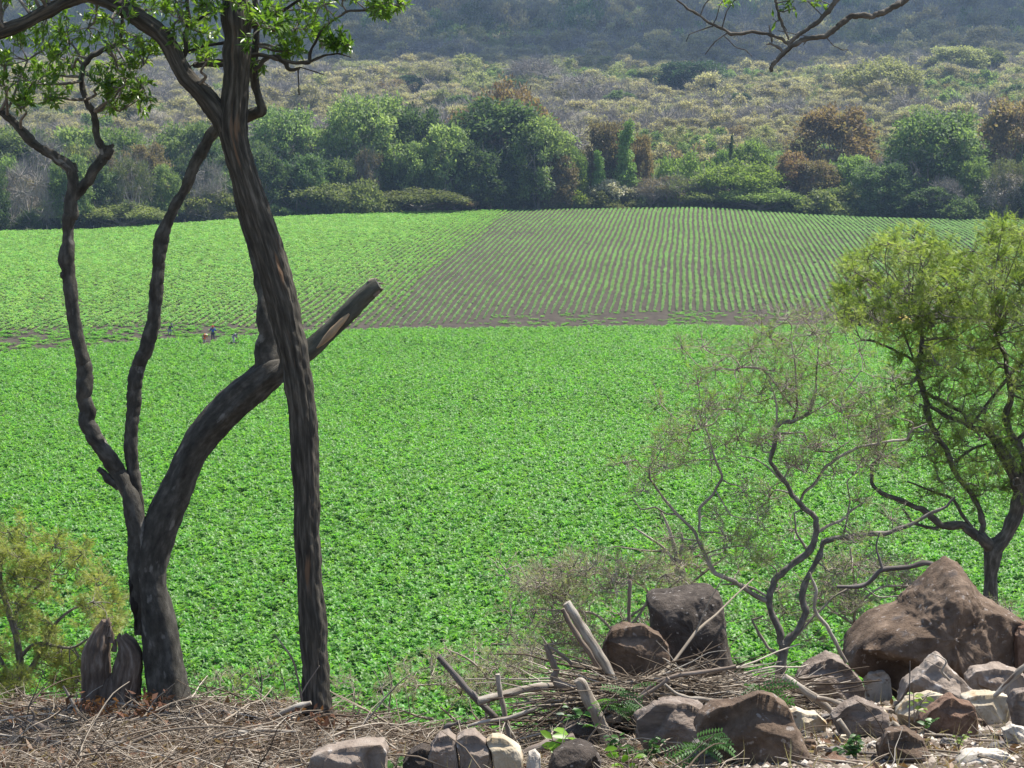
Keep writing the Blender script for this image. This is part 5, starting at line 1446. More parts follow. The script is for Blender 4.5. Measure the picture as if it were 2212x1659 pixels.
rock('rock', 'dark grey stone tucked behind the left of the paired rocks', [(868, 1655), (885, 1630), (912, 1616), (934, 1622), (938, 1660), (920, 1700), (872, 1690)], 9.6, .2, 'rock_dark', 20, 3, .04)
rock('rock', 'yellowish cream stone right of the paired rocks', [(1052, 1606), (1062, 1594), (1086, 1596), (1110, 1610), (1132, 1634), (1128, 1656), (1092, 1662), (1066, 1648)], 9.6, .2, 'rock_cream', 21, 4, .05)
rock('rock', 'small white stone at the bottom edge below the yellowish one', [(1080, 1662), (1094, 1648), (1112, 1646), (1126, 1660), (1118, 1690), (1086, 1690)], 9.25, .12, 'rock_white', 22, 3, .04)
rock('stone', 'white pebble between the yellowish stone and the dark round boulder', [(1136, 1650), (1142, 1628), (1156, 1622), (1166, 1634), (1172, 1658), (1150, 1668)], 9.4, .1, 'rock_white', 23, 2, .04, cat='stone')
rock('boulder', 'low dark rounded boulder at the bottom edge right of centre', [(1184, 1660), (1196, 1636), (1222, 1618), (1256, 1612), (1284, 1624), (1302, 1652), (1300, 1690), (1190, 1690)], 9.5, .26, 'rock_dark', 24, 2, .03, pit=.03)
rock('boulder', 'flat-topped brown slab at the bottom edge below the thick trunk', [(656, 1668), (668, 1640), (700, 1624), (760, 1616), (826, 1610), (836, 1630), (832, 1680), (700, 1695)], 9.5, .3, 'rock_pink', 25, 4, .04)
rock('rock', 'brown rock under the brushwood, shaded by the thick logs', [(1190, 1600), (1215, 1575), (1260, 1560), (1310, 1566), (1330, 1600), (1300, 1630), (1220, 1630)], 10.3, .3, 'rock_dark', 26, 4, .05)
rock('boulder', 'layered dark rock in the shade beneath the brushwood', [(1380, 1560), (1420, 1530), (1480, 1520), (1530, 1530), (1530, 1590), (1500, 1640), (1420, 1640), (1385, 1610)], 10.9, .4, 'rock_slate', 27, 4, .07)
rock('rock', 'grey weathered rock below the crossed pale sticks at right', [(1800, 1555), (1830, 1528), (1860, 1518), (1900, 1530), (1932, 1552), (1940, 1580), (1890, 1600), (1820, 1590)], 10.8, .26, 'rock_slate', 28, 5, .06)
rock('rock', 'brown rock half hidden behind the lower right log', [(1900, 1620), (1920, 1585), (1960, 1575), (2000, 1600), (2020, 1650), (1980, 1690), (1910, 1680)], 9.9, .24, 'rock_brown', 29, 4, .05)
rock('rock', 'reddish rounded rock peeping out at the right edge behind the largest boulder', [(2195, 1376), (2205, 1358), (2230, 1350), (2260, 1370), (2260, 1410), (2205, 1410)], 13.4, .3, 'rock_pumice', 30, 3, .04)
# small broken stones, each its own
rg = random.Random(21)
ST = [('pinkish', 'rock_pink'), ('cream', 'rock_cream'), ('white', 'rock_white'), ('grey', 'rock_grey'), ('brown', 'rock_brown')]
k_ = 0
for i in range(90):
    u, v = rg.uniform(1620, 2205), rg.uniform(1500, 1655)
    if i > 68: u, v = rg.uniform(760, 1500), rg.uniform(1600, 1655)
    d = on_ground(u, v)
    s = rg.uniform(7, 22) if i < 40 or i > 68 else rg.uniform(16, 34)
    nm, mt = ST[rg.choice([0, 0, 1, 1, 2, 3, 3, 4, 4])]
    n_ = rg.randint(6, 8)
    poly = [(u + math.cos(a) * s * rg.uniform(.75, 1.15), v - s * .2 - math.sin(a) * s * .6 * rg.uniform(.75, 1.1)) for a in [2 * math.pi * j / n_ for j in range(n_)]]
    side = 'among the rocks and sticks at lower right' if i <= 68 else 'on the ground at the bottom centre'
    o = rock('stone', 'small %s broken stone %s' % (nm, side), poly, d, s * PX(d) * 1.4, mt, 100 + i, 3, .05, 'small %s stones %s' % (nm, side), 'stone')

# ================================================================== LOGS AND STICKS, each its own
def stick(label, pls, d, mat='dead', sides=10, wob=.12, name='stick', cat='stick', group=None, rough=.09, n=6, seed=None):
    a = Acc()
    sd = seed or (pls[0][0][0] * .37)
    p0 = P(pls[0][0][0], pls[0][0][1], d)
    for i, pl in enumerate(pls):
        pxtube(a, pl, d, sides if i == 0 else 6, n, rough, 0, sd + i, wob)
    o = link(name, a.mesh(name, p0, True), M[mat])
    o.location = p0
    return tag(o, label, cat, group)
D2 = 11.6
stick('grey leaning pole slanting down right, blunt at the top', [[(947, 1418, 13), (975, 1450, 14), (1010, 1490, 15), (1045, 1525, 15), (1080, 1560, 14)]], D2, 'charcoal', 12, .03, 'pole', 'pole')
stick('sawn pale log lying across the leaning grey pole', [[(1033, 1514, 19, -.1), (1075, 1504, 18, -.06), (1130, 1490, 17), (1180, 1482, 17, .04), (1215, 1483, 15, .08), (1260, 1486, 12, .12)]], D2 - .1, 'dead', 12, .04, 'log', 'log')
stick('short upright pale stick crossing the sawn log', [[(1075, 1456, 11), (1079, 1490, 12), (1088, 1530, 12), (1096, 1570, 12), (1104, 1604, 11)]], D2 - .25, 'dead', 10, .04)
stick('flat-lying pale stick below the sawn log', [[(1010, 1570, 6), (1040, 1560, 8), (1090, 1553, 9), (1140, 1537, 9), (1160, 1528, 5)]], D2 - .3, 'dead', 8, .1)
stick('thick pale broken bough standing up left of the rounded brown boulder', [[(1224, 1302, 18), (1236, 1322, 21), (1260, 1360, 22), (1284, 1398, 23), (1306, 1434, 21), (1330, 1474, 18)]], D2 - .1, 'dead', 14, .04, 'bough', 'branch')
stick('brown split bough alongside the thick pale standing one', [[(1216, 1315, 10), (1230, 1345, 12), (1255, 1385, 12), (1280, 1420, 13), (1298, 1455, 12), (1312, 1500, 10)]], D2 + .06, 'dead2', 8, .05, 'bough', 'branch')
stick('crooked elbow-shaped branch with a pale top', [[(1179, 1392, 10), (1186, 1412, 14), (1196, 1436, 14), (1203, 1450, 13), (1196, 1462, 17), (1208, 1478, 19), (1232, 1488, 20), (1256, 1490, 24)], [(1170, 1374, 3), (1185, 1396, 6), (1210, 1412, 8), (1236, 1436, 8)]], D2 - .15, 'dead2', 12, .1, 'branch', 'branch')
stick('thick pale broken log slanting down through the brushwood', [[(1246, 1468, 18), (1257, 1480, 26), (1268, 1504, 28), (1284, 1534, 28), (1296, 1560, 29), (1308, 1590, 30), (1318, 1625, 26)]], D2 - .35, 'dead', 16, .06, 'log', 'log')
stick('weathered log lying level behind the slanting pale one', [[(1306, 1562, 22), (1340, 1544, 24), (1375, 1528, 22), (1410, 1516, 14)]], D2 - .2, 'dead', 12, .05, 'log', 'log')
stick('thick brown log half hidden on the ground behind the white pebble', [[(1120, 1640, 20), (1160, 1618, 26), (1200, 1604, 26), (1240, 1592, 20)]], 10.2, 'dead2', 12, .06, 'log', 'log')
stick('short brown upright peg above the rounded brown boulder', [[(1361, 1253, 7), (1361, 1265, 9), (1359, 1300, 8), (1359, 1345, 8), (1362, 1390, 8)]], D2 + .5, 'dead2', 8, .06, 'peg')
stick('knobbly pale pole sloping down right over the grooved boulder', [[(1694, 1462, 17), (1720, 1480, 17), (1750, 1500, 17), (1778, 1520, 17), (1800, 1540, 12), (1840, 1566, 11)]], 11.2, 'dead', 12, .08, 'pole', 'pole')
stick('smooth grey bent branch below the knobbly pale pole', [[(1764, 1508, 12), (1795, 1514, 12), (1824, 1526, 12), (1846, 1546, 12), (1856, 1575, 10)]], 11.05, 'dead', 10, .05, 'branch', 'branch')
stick('tall thin pale stick rising beside the thin grey tree', [[(1749, 1236, 3), (1754, 1252, 6), (1763, 1274, 8), (1760, 1300, 8), (1761, 1320, 8), (1774, 1338, 8), (1787, 1354, 9), (1806, 1390, 9), (1828, 1432, 9)]], 12.1, 'dead', 8, .12)
stick('pale bark-flaked log at the lower right, running off the bottom edge', [[(1926, 1562, 16), (1950, 1584, 19), (1984, 1612, 20), (2012, 1636, 20), (2045, 1662, 20), (2080, 1700, 18)]], 9.9, 'dead', 14, .06, 'log', 'log')
stick('white peeled pole leaning right at the right edge', [[(2148, 1504, 10), (2166, 1486, 13), (2186, 1466, 14), (2204, 1448, 14), (2230, 1424, 10)]], 11.1, 'dead', 8, .02, 'pole', 'pole')
stick('pale branch sloping below the cream-white slab', [[(1812, 1555, 12), (1828, 1578, 12), (1842, 1598, 10), (1880, 1622, 10), (1912, 1640, 10), (1930, 1665, 9)]], 10.2, 'dead', 10, .1, 'branch', 'branch')
stick('brown stick lying on top of the brushwood below the block boulder', [[(1378, 1508, 8), (1410, 1480, 9), (1452, 1462, 10), (1500, 1454, 10), (1545, 1448, 9), (1590, 1440, 9)]], 11.3, 'dead2', 8, .08)
stick('sawn brown stick with a white cut end before the block boulder', [[(1370, 1514, 9), (1395, 1500, 9), (1418, 1486, 9), (1438, 1472, 10), (1444, 1464, 9)]], 11.15, 'dead2', 8, .08)
stick('curved grey stick across the front of the brushwood', [[(1436, 1478, 6), (1460, 1498, 8), (1490, 1508, 9), (1520, 1510, 9), (1545, 1514, 9), (1570, 1512, 7)]], 11.0, 'dead', 8, .08)
stick('thin pale straight cane slanting in front of the brushwood', [[(1368, 1510, 3), (1420, 1558, 4), (1455, 1600, 4), (1490, 1656, 4)]], 10.6, 'dead', 5, .03)
stick('long bleached branch lying through the left brushwood', [[(300, 1636, 9), (345, 1620, 14), (400, 1606, 15), (450, 1592, 14), (512, 1583, 13), (570, 1578, 10), (640, 1580, 6)]], 10.4, 'dead', 10, .1, 'branch', 'branch')
stick('dark brown branch stub in the lower left brushwood', [[(58, 1556, 15), (90, 1572, 16), (126, 1588, 16), (160, 1600, 15), (205, 1612, 10)], [(70, 1560, 8), (74, 1545, 7), (68, 1534, 5)]], 10.6, 'dead2', 10, .08, 'branch', 'branch')
stick('thin white stick lying right of the stump', [[(240, 1518, 7), (290, 1526, 8), (340, 1535, 8), (380, 1546, 7), (420, 1560, 6)]], 11.4, 'dead', 8, .06)
stick('thin pale stick standing slantwise left of the stump', [[(136, 1482, 5), (150, 1505, 7), (172, 1543, 7), (200, 1570, 6), (240, 1600, 4)]], 11.2, 'dead', 7, .08)
stick('short white stick pointing at the camera at the bottom left', [[(532, 1618, 9), (545, 1636, 11), (560, 1662, 11)]], 9.7, 'dead', 8, .04)
stick('short pale log between the two near trunks', [[(438, 1529, 8), (470, 1527, 10), (508, 1530, 9)]], 12.0, 'dead', 8, .05, 'log', 'log')
stick('stubby brown log at the foot of the leaning tree, left side', [[(478, 1532, 13), (495, 1547, 14), (516, 1565, 13)]], 11.6, 'dead2', 9, .05, 'log', 'log')
stick('pale split branch leaning on the foot of the leaning tree', [[(592, 1548, 10), (620, 1535, 13), (650, 1524, 14), (672, 1518, 10)]], 11.3, 'dead', 9, .06, 'branch', 'branch')
stick('forked bare twig standing left of the leaning tree foot', [[(655, 1535, 6), (650, 1500, 6), (642, 1460, 5), (632, 1425, 5), (612, 1395, 4), (592, 1370, 2)], [(650, 1500, 4), (665, 1475, 3), (690, 1438, 2)]], 11.5, 'dead2', 6, .08, 'twig', 'twig')
stick('dark knobbed root piece standing right of the leaning tree', [[(962, 1612, 16), (968, 1590, 20), (966, 1570, 16), (978, 1565, 8), (995, 1560, 8)]], 10.8, 'charcoal', 9, .12, 'root', 'root')
stick('thin crooked twig rising from the brushwood right of the leaning tree', [[(760, 1600, 4), (790, 1560, 4), (830, 1510, 4), (868, 1470, 3), (890, 1455, 2)], [(830, 1510, 3), (822, 1480, 2), (808, 1450, 1.5)]], 11.0, 'dead', 5, .1, 'twig', 'twig')
stick('dark slender stem growing up in front of the wide pale rock', [[(1962, 1664, 4.5), (1964, 1560, 4), (1965, 1480, 3), (1966, 1428, 2)]], 9.9, 'charcoal', 6, .05, 'stem', 'plant')
stick('grey twiggy branch tip standing over the wide pale rock', [[(2052, 1470, 6), (2035, 1450, 5), (2044, 1430, 4), (2030, 1418, 3), (2012, 1412, 2)], [(2036, 1446, 3), (2012, 1432, 2), (1998, 1426, 1.5)]], 11.0, 'dead', 6, .1, 'twig', 'twig')
rk = random.Random(33)
lab_s = {'dead': 'bleached', 'dead2': 'brown', 'charcoal': 'grey'}
zones = [(0, 640, 1525, 1655, 'in the left brushwood', 70), (640, 1150, 1540, 1655, 'in the brushwood right of the leaning tree', 40), (1150, 1640, 1470, 1650, 'in the brushwood under the block boulder', 34), (1640, 2212, 1470, 1655, 'among the rocks at lower right', 22)]
for (u0, u1, v0, v1, place, nn) in zones:
    for i in range(nn):
        u, v = rk.uniform(u0, u1), rk.uniform(v0, v1)
        d = on_ground(u, v) - rk.uniform(.0, .15)
        L = rk.uniform(40, 170); an = rk.gauss(0, .5) + (math.pi if rk.random() < .5 else 0)
        w = rk.uniform(3, 8.5)
        mt = rk.choice(['dead', 'dead', 'dead2', 'charcoal'])
        pts = []
        bend = rk.uniform(-.12, .12)
        for t in (-.5, -.17, .17, .5):
            pts.append((u + math.cos(an) * L * t, v - abs(math.sin(an)) * L * .4 * t - 6 + bend * L * (t * t), w * (1 - .5 * (t + .5)), -.1 * t))
        pls = [pts]
        if rk.random() < .6:
            t = rk.choice([1, 2]); q = pts[t]
            a2 = an + rk.choice([-1, 1]) * rk.uniform(.4, .9)
            pls.append([(q[0], q[1], w * .5, q[3]), (q[0] + math.cos(a2) * L * .25, q[1] - abs(math.sin(a2)) * L * .2, w * .35, q[3]), (q[0] + math.cos(a2) * L * .45, q[1] - abs(math.sin(a2)) * L * .42, w * .15, q[3] - .02)])
        stick('thin %s stick lying %s' % (lab_s[mt], place), pls, d, mt, 6, .15, 'stick', 'stick', 'thin %s sticks %s' % (lab_s[mt], place), n=4)

# ------------------------------------------------------------------ the split stump
DS = 12.0
xs_ = P(240, 1520, DS).x
fs = Vector((xs_, DS, Hs(xs_, DS)))
ts = thing('stump', 'broken two-pronged grey-brown stump left of the slender tree', 'stump', fs)
M['stump'] = noise_mat('stump_bark', [(.06, .043, .032), (.16, .115, .085), (.36, .29, .23)], 30, 7, .93, 1.0, stretch=(1, 1, .22), bscale=80, attr='bark', bdist=.01)
M['peeled'] = noise_mat('pale_lit_wood', [(.16, .14, .125), (.27, .245, .225), (.40, .36, .33)], 14, 5, .85, .5, stretch=(1, 1, .3), attr='bark', bdist=.005)  # pale prong tops: the light on them put into the wood colour
for nm, pl, mt in (('prong', [(204, 1545, 64), (206, 1500, 60), (207, 1450, 60), (208, 1415, 58), (213, 1392, 52), (219, 1370, 42), (226, 1352, 30), (230, 1342, 24)], 'stump'),
                   ('base', [(236, 1550, 76), (237, 1505, 66), (238, 1478, 48), (240, 1462, 26), (241, 1455, 8)], 'stump'),
                   ('prong', [(266, 1545, 68), (270, 1500, 64), (275, 1455, 62), (280, 1425, 56), (277, 1400, 46), (268, 1384, 32), (262, 1374, 24)], 'stump')):
    a = Acc(); pxtube(a, pl, DS, 40, 10, .09, 9, pl[0][0], kink=.12); link(nm, a.mesh(nm, fs, True), M[mt], ts)
for pl in ([(192, 1436, 5, -.03), (195, 1405, 15, -.036), (204, 1378, 16, -.034), (216, 1354, 7, -.018)], [(266, 1384, 6, -.02), (276, 1396, 16, -.035), (284, 1412, 15, -.04), (290, 1426, 4, -.03)]):
    a = Acc(); pxtube(a, pl, DS, 12, 6, .1, 3, 2); link('pale_lit_patch', a.mesh('pale_lit_patch', fs, True), M['peeled'], ts)
a = Acc()
for (u, v, l) in ((226, 1350, 18), (232, 1340, 16), (240, 1372, 22), (236, 1360, 20), (256, 1374, 16), (246, 1390, 24)):
    pxtube(a, [(u, v + l * .7, 14), (u + 2, v, 9), (u + 3, v - l * .4, 2)], DS - .02, 7, 4, .15, 0, u)
link('splinters', a.mesh('splinters', fs, False), M['stump'], ts)

# ================================================================== LITTER (nobody could count it)
rl = np.random.default_rng(55)
def edge_y(x): return 12.55 + .12 * np.sin(x * 2.1) + .06 * np.sin(x * 5.3)
def mass(u, y_=12.0):
    return np.interp(u, [-100, 600, 760, 1000, 1300, 1500, 1640, 1700, 2300], [.09, .08, .06, .03, .035, .08, .04, .01, .005]) * np.clip((y_ - 9.0) / 1.6, .12, 1)
ROCKS = []
def clear_of_rocks(x, y, z):
    keep = np.ones(len(x), bool)
    for (cx, cy_, wx, ty) in ROCKS:
        keep &= ~((np.abs(x - cx) < wx * 1.08) & (y > cy_ - ty * 1.7 - (.5 if cy_ < 9.8 else 0)) & (y < cy_ + ty * .6) & (rl.random(len(x)) < .97))
    return keep
for o_ in list(COL.objects):
    if o_.name.startswith(('boulder', 'rock')) and o_.type == 'MESH':
        bb = np.array(o_.bound_box)
        ROCKS.append((o_.location.x, o_.location.y, (bb[:, 0].max() - bb[:, 0].min()) / 2, min(.5, (bb[:, 1].max() - bb[:, 1].min()))))
def litter_pts(n, xr=(-4.2, 4.2), y0=8.6):
    x = rl.uniform(xr[0], xr[1], n); y = rl.uniform(y0, 13.0, n)
    k = y < edge_y(x)
    return x[k], y[k]
acc = Acc()
x, y = litter_pts(24000)
u = 1106 + FPX * x / y
den = np.interp(u, [-200, 620, 800, 1100, 1300, 1500, 1650, 1750, 2300], [1, 1, .9, .7, .6, .9, .4, .14, .10]) * np.where(sn(x, y, .35, 2) > .6, .6, 1)
k = rl.random(len(x)) < den; x, y, u = x[k], y[k], u[k]
n = len(x)
z = H(x, y) + rl.random(n) ** 1.3 * mass(u, y)
k = clear_of_rocks(x, y, z)
x, y, z, u = x[k], y[k], z[k], u[k]; n = len(x)
az = rl.normal(0, .75, n) + rl.integers(0, 2, n) * math.pi
el = np.abs(rl.normal(0, .10, n)) + (rl.random(n) < .03) * rl.uniform(.3, 1.0, n)
d = np.stack([np.cos(az) * np.cos(el), np.sin(az) * np.cos(el), np.sin(el)], -1)
# bent four-sided twig
def bent(seed, k=5):
    r = np.random.default_rng(seed); a_ = Acc()
    p = [np.zeros(3)]
    for i in range(k): p.append(p[-1] + np.array([r.normal(0, .028), 1 / k, r.normal(0, .02)]))
    tube(a_, catmull(p, 2), np.linspace(.012, .004, 2 * k + 1), 4, .1, 0, 1, .5, False)
    s = p[k // 2]
    tube(a_, [s, s + np.array([.12, .13, .03]), s + np.array([.2, .3, .05])], [.006, .005, .002], 3, 0, 0, 1, .5, False)
    return np.concatenate(a_.V), np.concatenate(a_.F[:1] + [a_.F[1]])
tws = [bent(i) for i in range(6)]
pos = np.stack([x, y, z], -1)
sel = rl.integers(0, 6, n)
for i in range(6):
    q = sel == i
    stamp(acc, tws[i], pos[q], frames(d[q], rl), rl.gamma(2.0, .085, q.sum()) + .05, rl.random(q.sum()))
M['twiglit'] = leaf_mat('twig_litter', [(.055, .040, .028), (.13, .098, .070), (.28, .228, .17), (.52, .455, .365)], .85, .15, 0, 1, 0)
tag(link('twig_litter', acc.mesh('twig_litter'), M['twiglit']), 'thick tangle of dead twigs covering the ground along the near edge', 'brushwood', kind='stuff')
# heap of thin brush under the block boulder
acc = Acc()
n = 1350
uu = rl.uniform(1230, 1660, n); vv = 1472 + rl.random(n) ** 1.2 * 66 + 8 * np.sin(uu / 60) + np.clip((1330 - uu) / 3, 0, 40); dd_ = rl.uniform(11.35, 12.0, n)
pos = np.array([P(a_, b_, c_2) for a_, b_, c_2 in zip(uu, vv, dd_)])
az = rl.normal(0, .45, n) + rl.integers(0, 2, n) * math.pi; el = rl.normal(.03, .16, n)
d = np.stack([np.cos(az) * np.cos(el), np.sin(az) * np.cos(el), np.sin(el)], -1)
sel = rl.integers(0, 6, n)
for i in range(6):
    q = sel == i
    stamp(acc, tws[i], pos[q], frames(d[q], rl), rl.gamma(2.5, .11, q.sum()) + .08, rl.random(q.sum()))
tag(link('brush_heap', acc.mesh('brush_heap'), M['twiglit']), 'heap of thin dead brush piled in front of the block boulder', 'brushwood', kind='stuff')
# curled dead leaves
CURL = (np.array([[0, 0, 0], [.24, .4, .16], [.1, 1, .05], [-.22, .5, .18], [.02, .48, -.02]], float), np.array([[0, 1, 2, 4], [0, 4, 2, 3]]))
acc = Acc()
x, y = litter_pts(30000)
u = 1106 + FPX * x / y
den = np.interp(u, [-200, 500, 1000, 1500, 2300], [1, .9, .6, .5, .45]); k = rl.random(len(x)) < den; x, y, u = x[k], y[k], u[k]
n = len(x)
z = H(x, y) + rl.random(n) * mass(u, y) * .8
k = clear_of_rocks(x, y, z)
x, y, z = x[k], y[k], z[k]; n = len(x)
stamp(acc, CURL, np.stack([x, y, z], -1), frames(rand_dirs(rl, n, .15, .6), rl), rl.uniform(.025, .075, n), rl.random(n))
M['deadleaf'] = leaf_mat('dead_leaf', [(.10, .055, .035), (.19, .105, .065), (.30, .19, .13), (.42, .33, .25), (.22, .17, .14)], .75, .2, .25, 1.3, 0)
tag(link('leaf_litter', acc.mesh('leaf_litter'), M['deadleaf']), 'dry brown curled leaves and chips strewn over the near ground', 'leaf litter', kind='stuff')
# rust-red hanging dead leaves at left
acc = Acc()
n = 650
cc = np.array([(20, 1560), (60, 1590), (30, 1610), (205, 1530), (240, 1545), (310, 1530), (190, 1520), (330, 1512), (560, 1575), (640, 1560), (90, 1620), (10, 1640), (700, 1550), (290, 1545)])
ci = rl.integers(0, len(cc), n)
pp = []
for c in cc[ci]:
    uu, vv = c[0] + rl.normal(0, 22), c[1] + rl.normal(0, 12)
    pp.append(P(uu, vv, 11.3 + rl.normal(0, .25)))
pp = np.array(pp)
dd = rand_dirs(rl, n, -.6)
stamp(acc, CURL, pp, frames(dd, rl), rl.uniform(.03, .07, n), rl.random(n) * .6)
M['rustleaf'] = leaf_mat('rust_leaf', [(.10, .05, .032), (.19, .09, .055), (.28, .155, .10)], .7, .2, .3, 1.5, 0)
tag(link('rusty_leaves', acc.mesh('rusty_leaves'), M['rustleaf']), 'clumps of rust-red dead leaves caught in the left brushwood', 'dead leaves', kind='stuff')
# gravel and chips at right
acc = Acc()
x, y = litter_pts(9000, (.4, 4.2)); n = len(x)
G_ = (np.array([[-.5, -.5, 0], [.5, -.4, 0], [.5, .5, .1], [-.4, .5, 0], [0, 0, .5]], float), np.array([[0, 1, 4], [1, 2, 4], [2, 3, 4], [3, 0, 4]]))
az = rl.uniform(0, 6.28, n); Mx = np.zeros((n, 3, 3)); Mx[:, 0, 0] = np.cos(az); Mx[:, 0, 1] = -np.sin(az); Mx[:, 1, 0] = np.sin(az); Mx[:, 1, 1] = np.cos(az); Mx[:, 2, 2] = 1
stamp(acc, G_, np.stack([x, y, H(x, y)], -1), Mx, rl.gamma(1.6, .008, n) + .005, rl.random(n))
M['gravel'] = leaf_mat('gravel', [(.13, .10, .08), (.22, .18, .145), (.34, .29, .24), (.55, .50, .43)], .9, .1, 0, 1, 0)
tag(link('gravel', acc.mesh('gravel'), M['gravel']), 'loose stone chips and grit between the rocks at lower right', 'gravel', kind='stuff')
# dry grass wisps
acc = Acc()
n0 = 2600
xx, yy = litter_pts(n0, (-.6, 4.2)); n = len(xx)
BL = (np.array([[-.012, 0, 0], [.012, 0, 0], [.009, .5, .06], [-.009, .5, .06], [0, 1, .22], [0, 1, .22]], float), np.array([[0, 1, 2, 3], [3, 2, 4, 5]]))
stamp(acc, BL, np.stack([xx, yy, H(xx, yy)], -1), frames(rand_dirs(rl, n, .9), rl), rl.uniform(.06, .2, n), rl.random(n))
M['straw'] = leaf_mat('dry_grass', [(.24, .19, .10), (.42, .35, .21), (.55, .48, .32)], .8, .2, .3, 1.2, 0)
tag(link('dry_grass', acc.mesh('dry_grass'), M['straw']), 'sparse dry straw-coloured grass between the rocks', 'grass', kind='stuff')

# ================================================================== LIVE PLANTS IN FRONT
LM['herb'] = leaf_mat('herb_leaf', [(.03, .085, .02), (.06, .15, .03), (.10, .22, .045)], .42, .5, .4, 1.7, 0)
LM['bright'] = leaf_mat('bright_young_leaf', [(.14, .28, .02), (.22, .40, .03)], .4, .5, .45, 1.6, 0)
def herb(name, label, u, v, d, stems, T, leaf, mat, seed, per=1, stemw=3, cat='plant', group=None):
    rng = np.random.default_rng(seed)
    p0 = P(u, v, d)
    e = thing(name, label, cat, p0, group)
    a, l = Acc(), Acc()
    for (du, dv, n) in stems:
        c = pxtube(a, [(u, v, stemw), (u + du * .35, v + dv * .55, stemw * .8), (u + du, v + dv, stemw * .5, -.03)], d, 5, 4, .05)
        for i in range(n):
            t = .35 + .65 * (i + .5) / n
            k = min(int(t * (len(c) - 1)), len(c) - 1)
            dr = np.array([rng.choice([-1, 1]) * rng.uniform(.5, 1), rng.uniform(-.7, .3), rng.uniform(-.35, .5)])
            dr /= np.linalg.norm(dr)
            stamp(l, T, c[k:k + 1, :3], frames(dr[None], rng, np.array([0, -.5, 1.])), [leaf * rng.uniform(.7, 1.15)], np.array([rng.random()]))
    link('stem', a.mesh('stem', p0, True), M['charcoal'] if mat == 'herb' else M['dead2'], e)
    link('leaves', l.mesh('leaves', p0), LM[mat], e)
BROAD = (np.array([[0, 0, 0], [.26, .35, .07], [.18, .75, .05], [0, 1, -.12], [-.18, .75, .05], [-.26, .35, .07], [0, .5, -.03]], float), np.array([[0, 1, 2, 6], [6, 2, 3, 4], [0, 6, 4, 5]]))
herb('fern_leaved_plant', 'plant with drooping feathery leaves before the block boulder', 1340, 1560, 10.9, [(-10, -70, 5), (25, -80, 4), (-30, -40, 3)], FERN, .15, 'herb', 1)
herb('fern_leaved_plant', 'feathery-leaved plant hanging over the dark sharp-edged boulder', 1640, 1530, 10.05, [(-40, -30, 4), (20, -40, 5), (50, -28, 4), (0, -60, 4)], FERN, .17, 'herb', 2)
herb('fern_leaved_plant', 'feathery-leaved plant in front of the speckled grey boulder', 1515, 1650, 9.3, [(-20, -60, 5), (30, -70, 6), (0, -40, 3)], FERN, .15, 'herb', 3)
herb('leafy_plant', 'small round-leaved plant in front of the slanting pale log', 1250, 1560, 10.6, [(-30, -40, 6), (20, -30, 6), (-60, -20, 6), (40, 10, 5)], BROAD, .05, 'herb', 4)
herb('leafy_plant', 'bright yellow-green leafed seedling left of the slanting pale log', 1200, 1640, 9.6, [(-10, -56, 5), (34, -60, 4), (-24, -30, 3)], BROAD, .085, 'bright', 5)
herb('leafy_plant', 'bright young plant at the bottom edge right of the dark round boulder', 1345, 1680, 9.2, [(-12, -70, 5), (30, -50, 4)], BROAD, .07, 'bright', 6)
herb('leafy_plant', 'tiny green plant beside the flat-topped brown slab', 856, 1662, 9.4, [(4, -26, 5), (-12, -20, 3)], BROAD, .05, 'herb', 7)
herb('leafy_plant', 'green sprig on the dark slender stem before the wide pale rock', 1975, 1560, 10.0, [(-2, -70, 6), (30, -60, 5)], BROAD, .055, 'acacia', 8)
herb('leafy_plant', 'low green sprig below the reddish pitted rock', 1965, 1650, 9.7, [(8, -50, 7), (30, -40, 6), (-20, -40, 5)], BROAD, .04, 'herb', 9)
herb('leafy_plant', 'yellowish weed in front of the reddish pitted rock', 2070, 1618, 9.8, [(-6, -30, 5), (24, -40, 6)], BROAD, .035, 'acacia', 10)
herb('leafy_plant', 'small sprig with paired leaves at the right, over the smooth cream rock', 2005, 1578, 10.1, [(20, -26, 5), (-10, -28, 4)], BROAD, .05, 'herb', 11)
rh = random.Random(4)
for i, (u, v, s) in enumerate([(1340, 1640, 'left of the speckled grey boulder'), (1400, 1650, 'at the foot of the speckled grey boulder'), (1440, 1625, 'between the brushwood and the speckled boulder'), (1290, 1600, 'on the slanting pale log'), (1180, 1590, 'behind the yellowish cream stone'),
                               (1480, 1600, 'left of the dark sharp-edged boulder'), (1600, 1470, 'under the right side of the block boulder'), (1850, 1640, 'right of the salmon-coloured rock'), (1580, 1500, 'on top of the brushwood heap'), (1380, 1590, 'in the shade under the brushwood')]):
    d = on_ground(u, v) - .12
    herb('weed', 'small-leaved green weed ' + s, u, v, d, [(rh.uniform(-50, 50), rh.uniform(-60, -25), rh.randint(7, 11)) for _ in range(6)], BROAD, .042, 'herb', 40 + i, cat='weed')

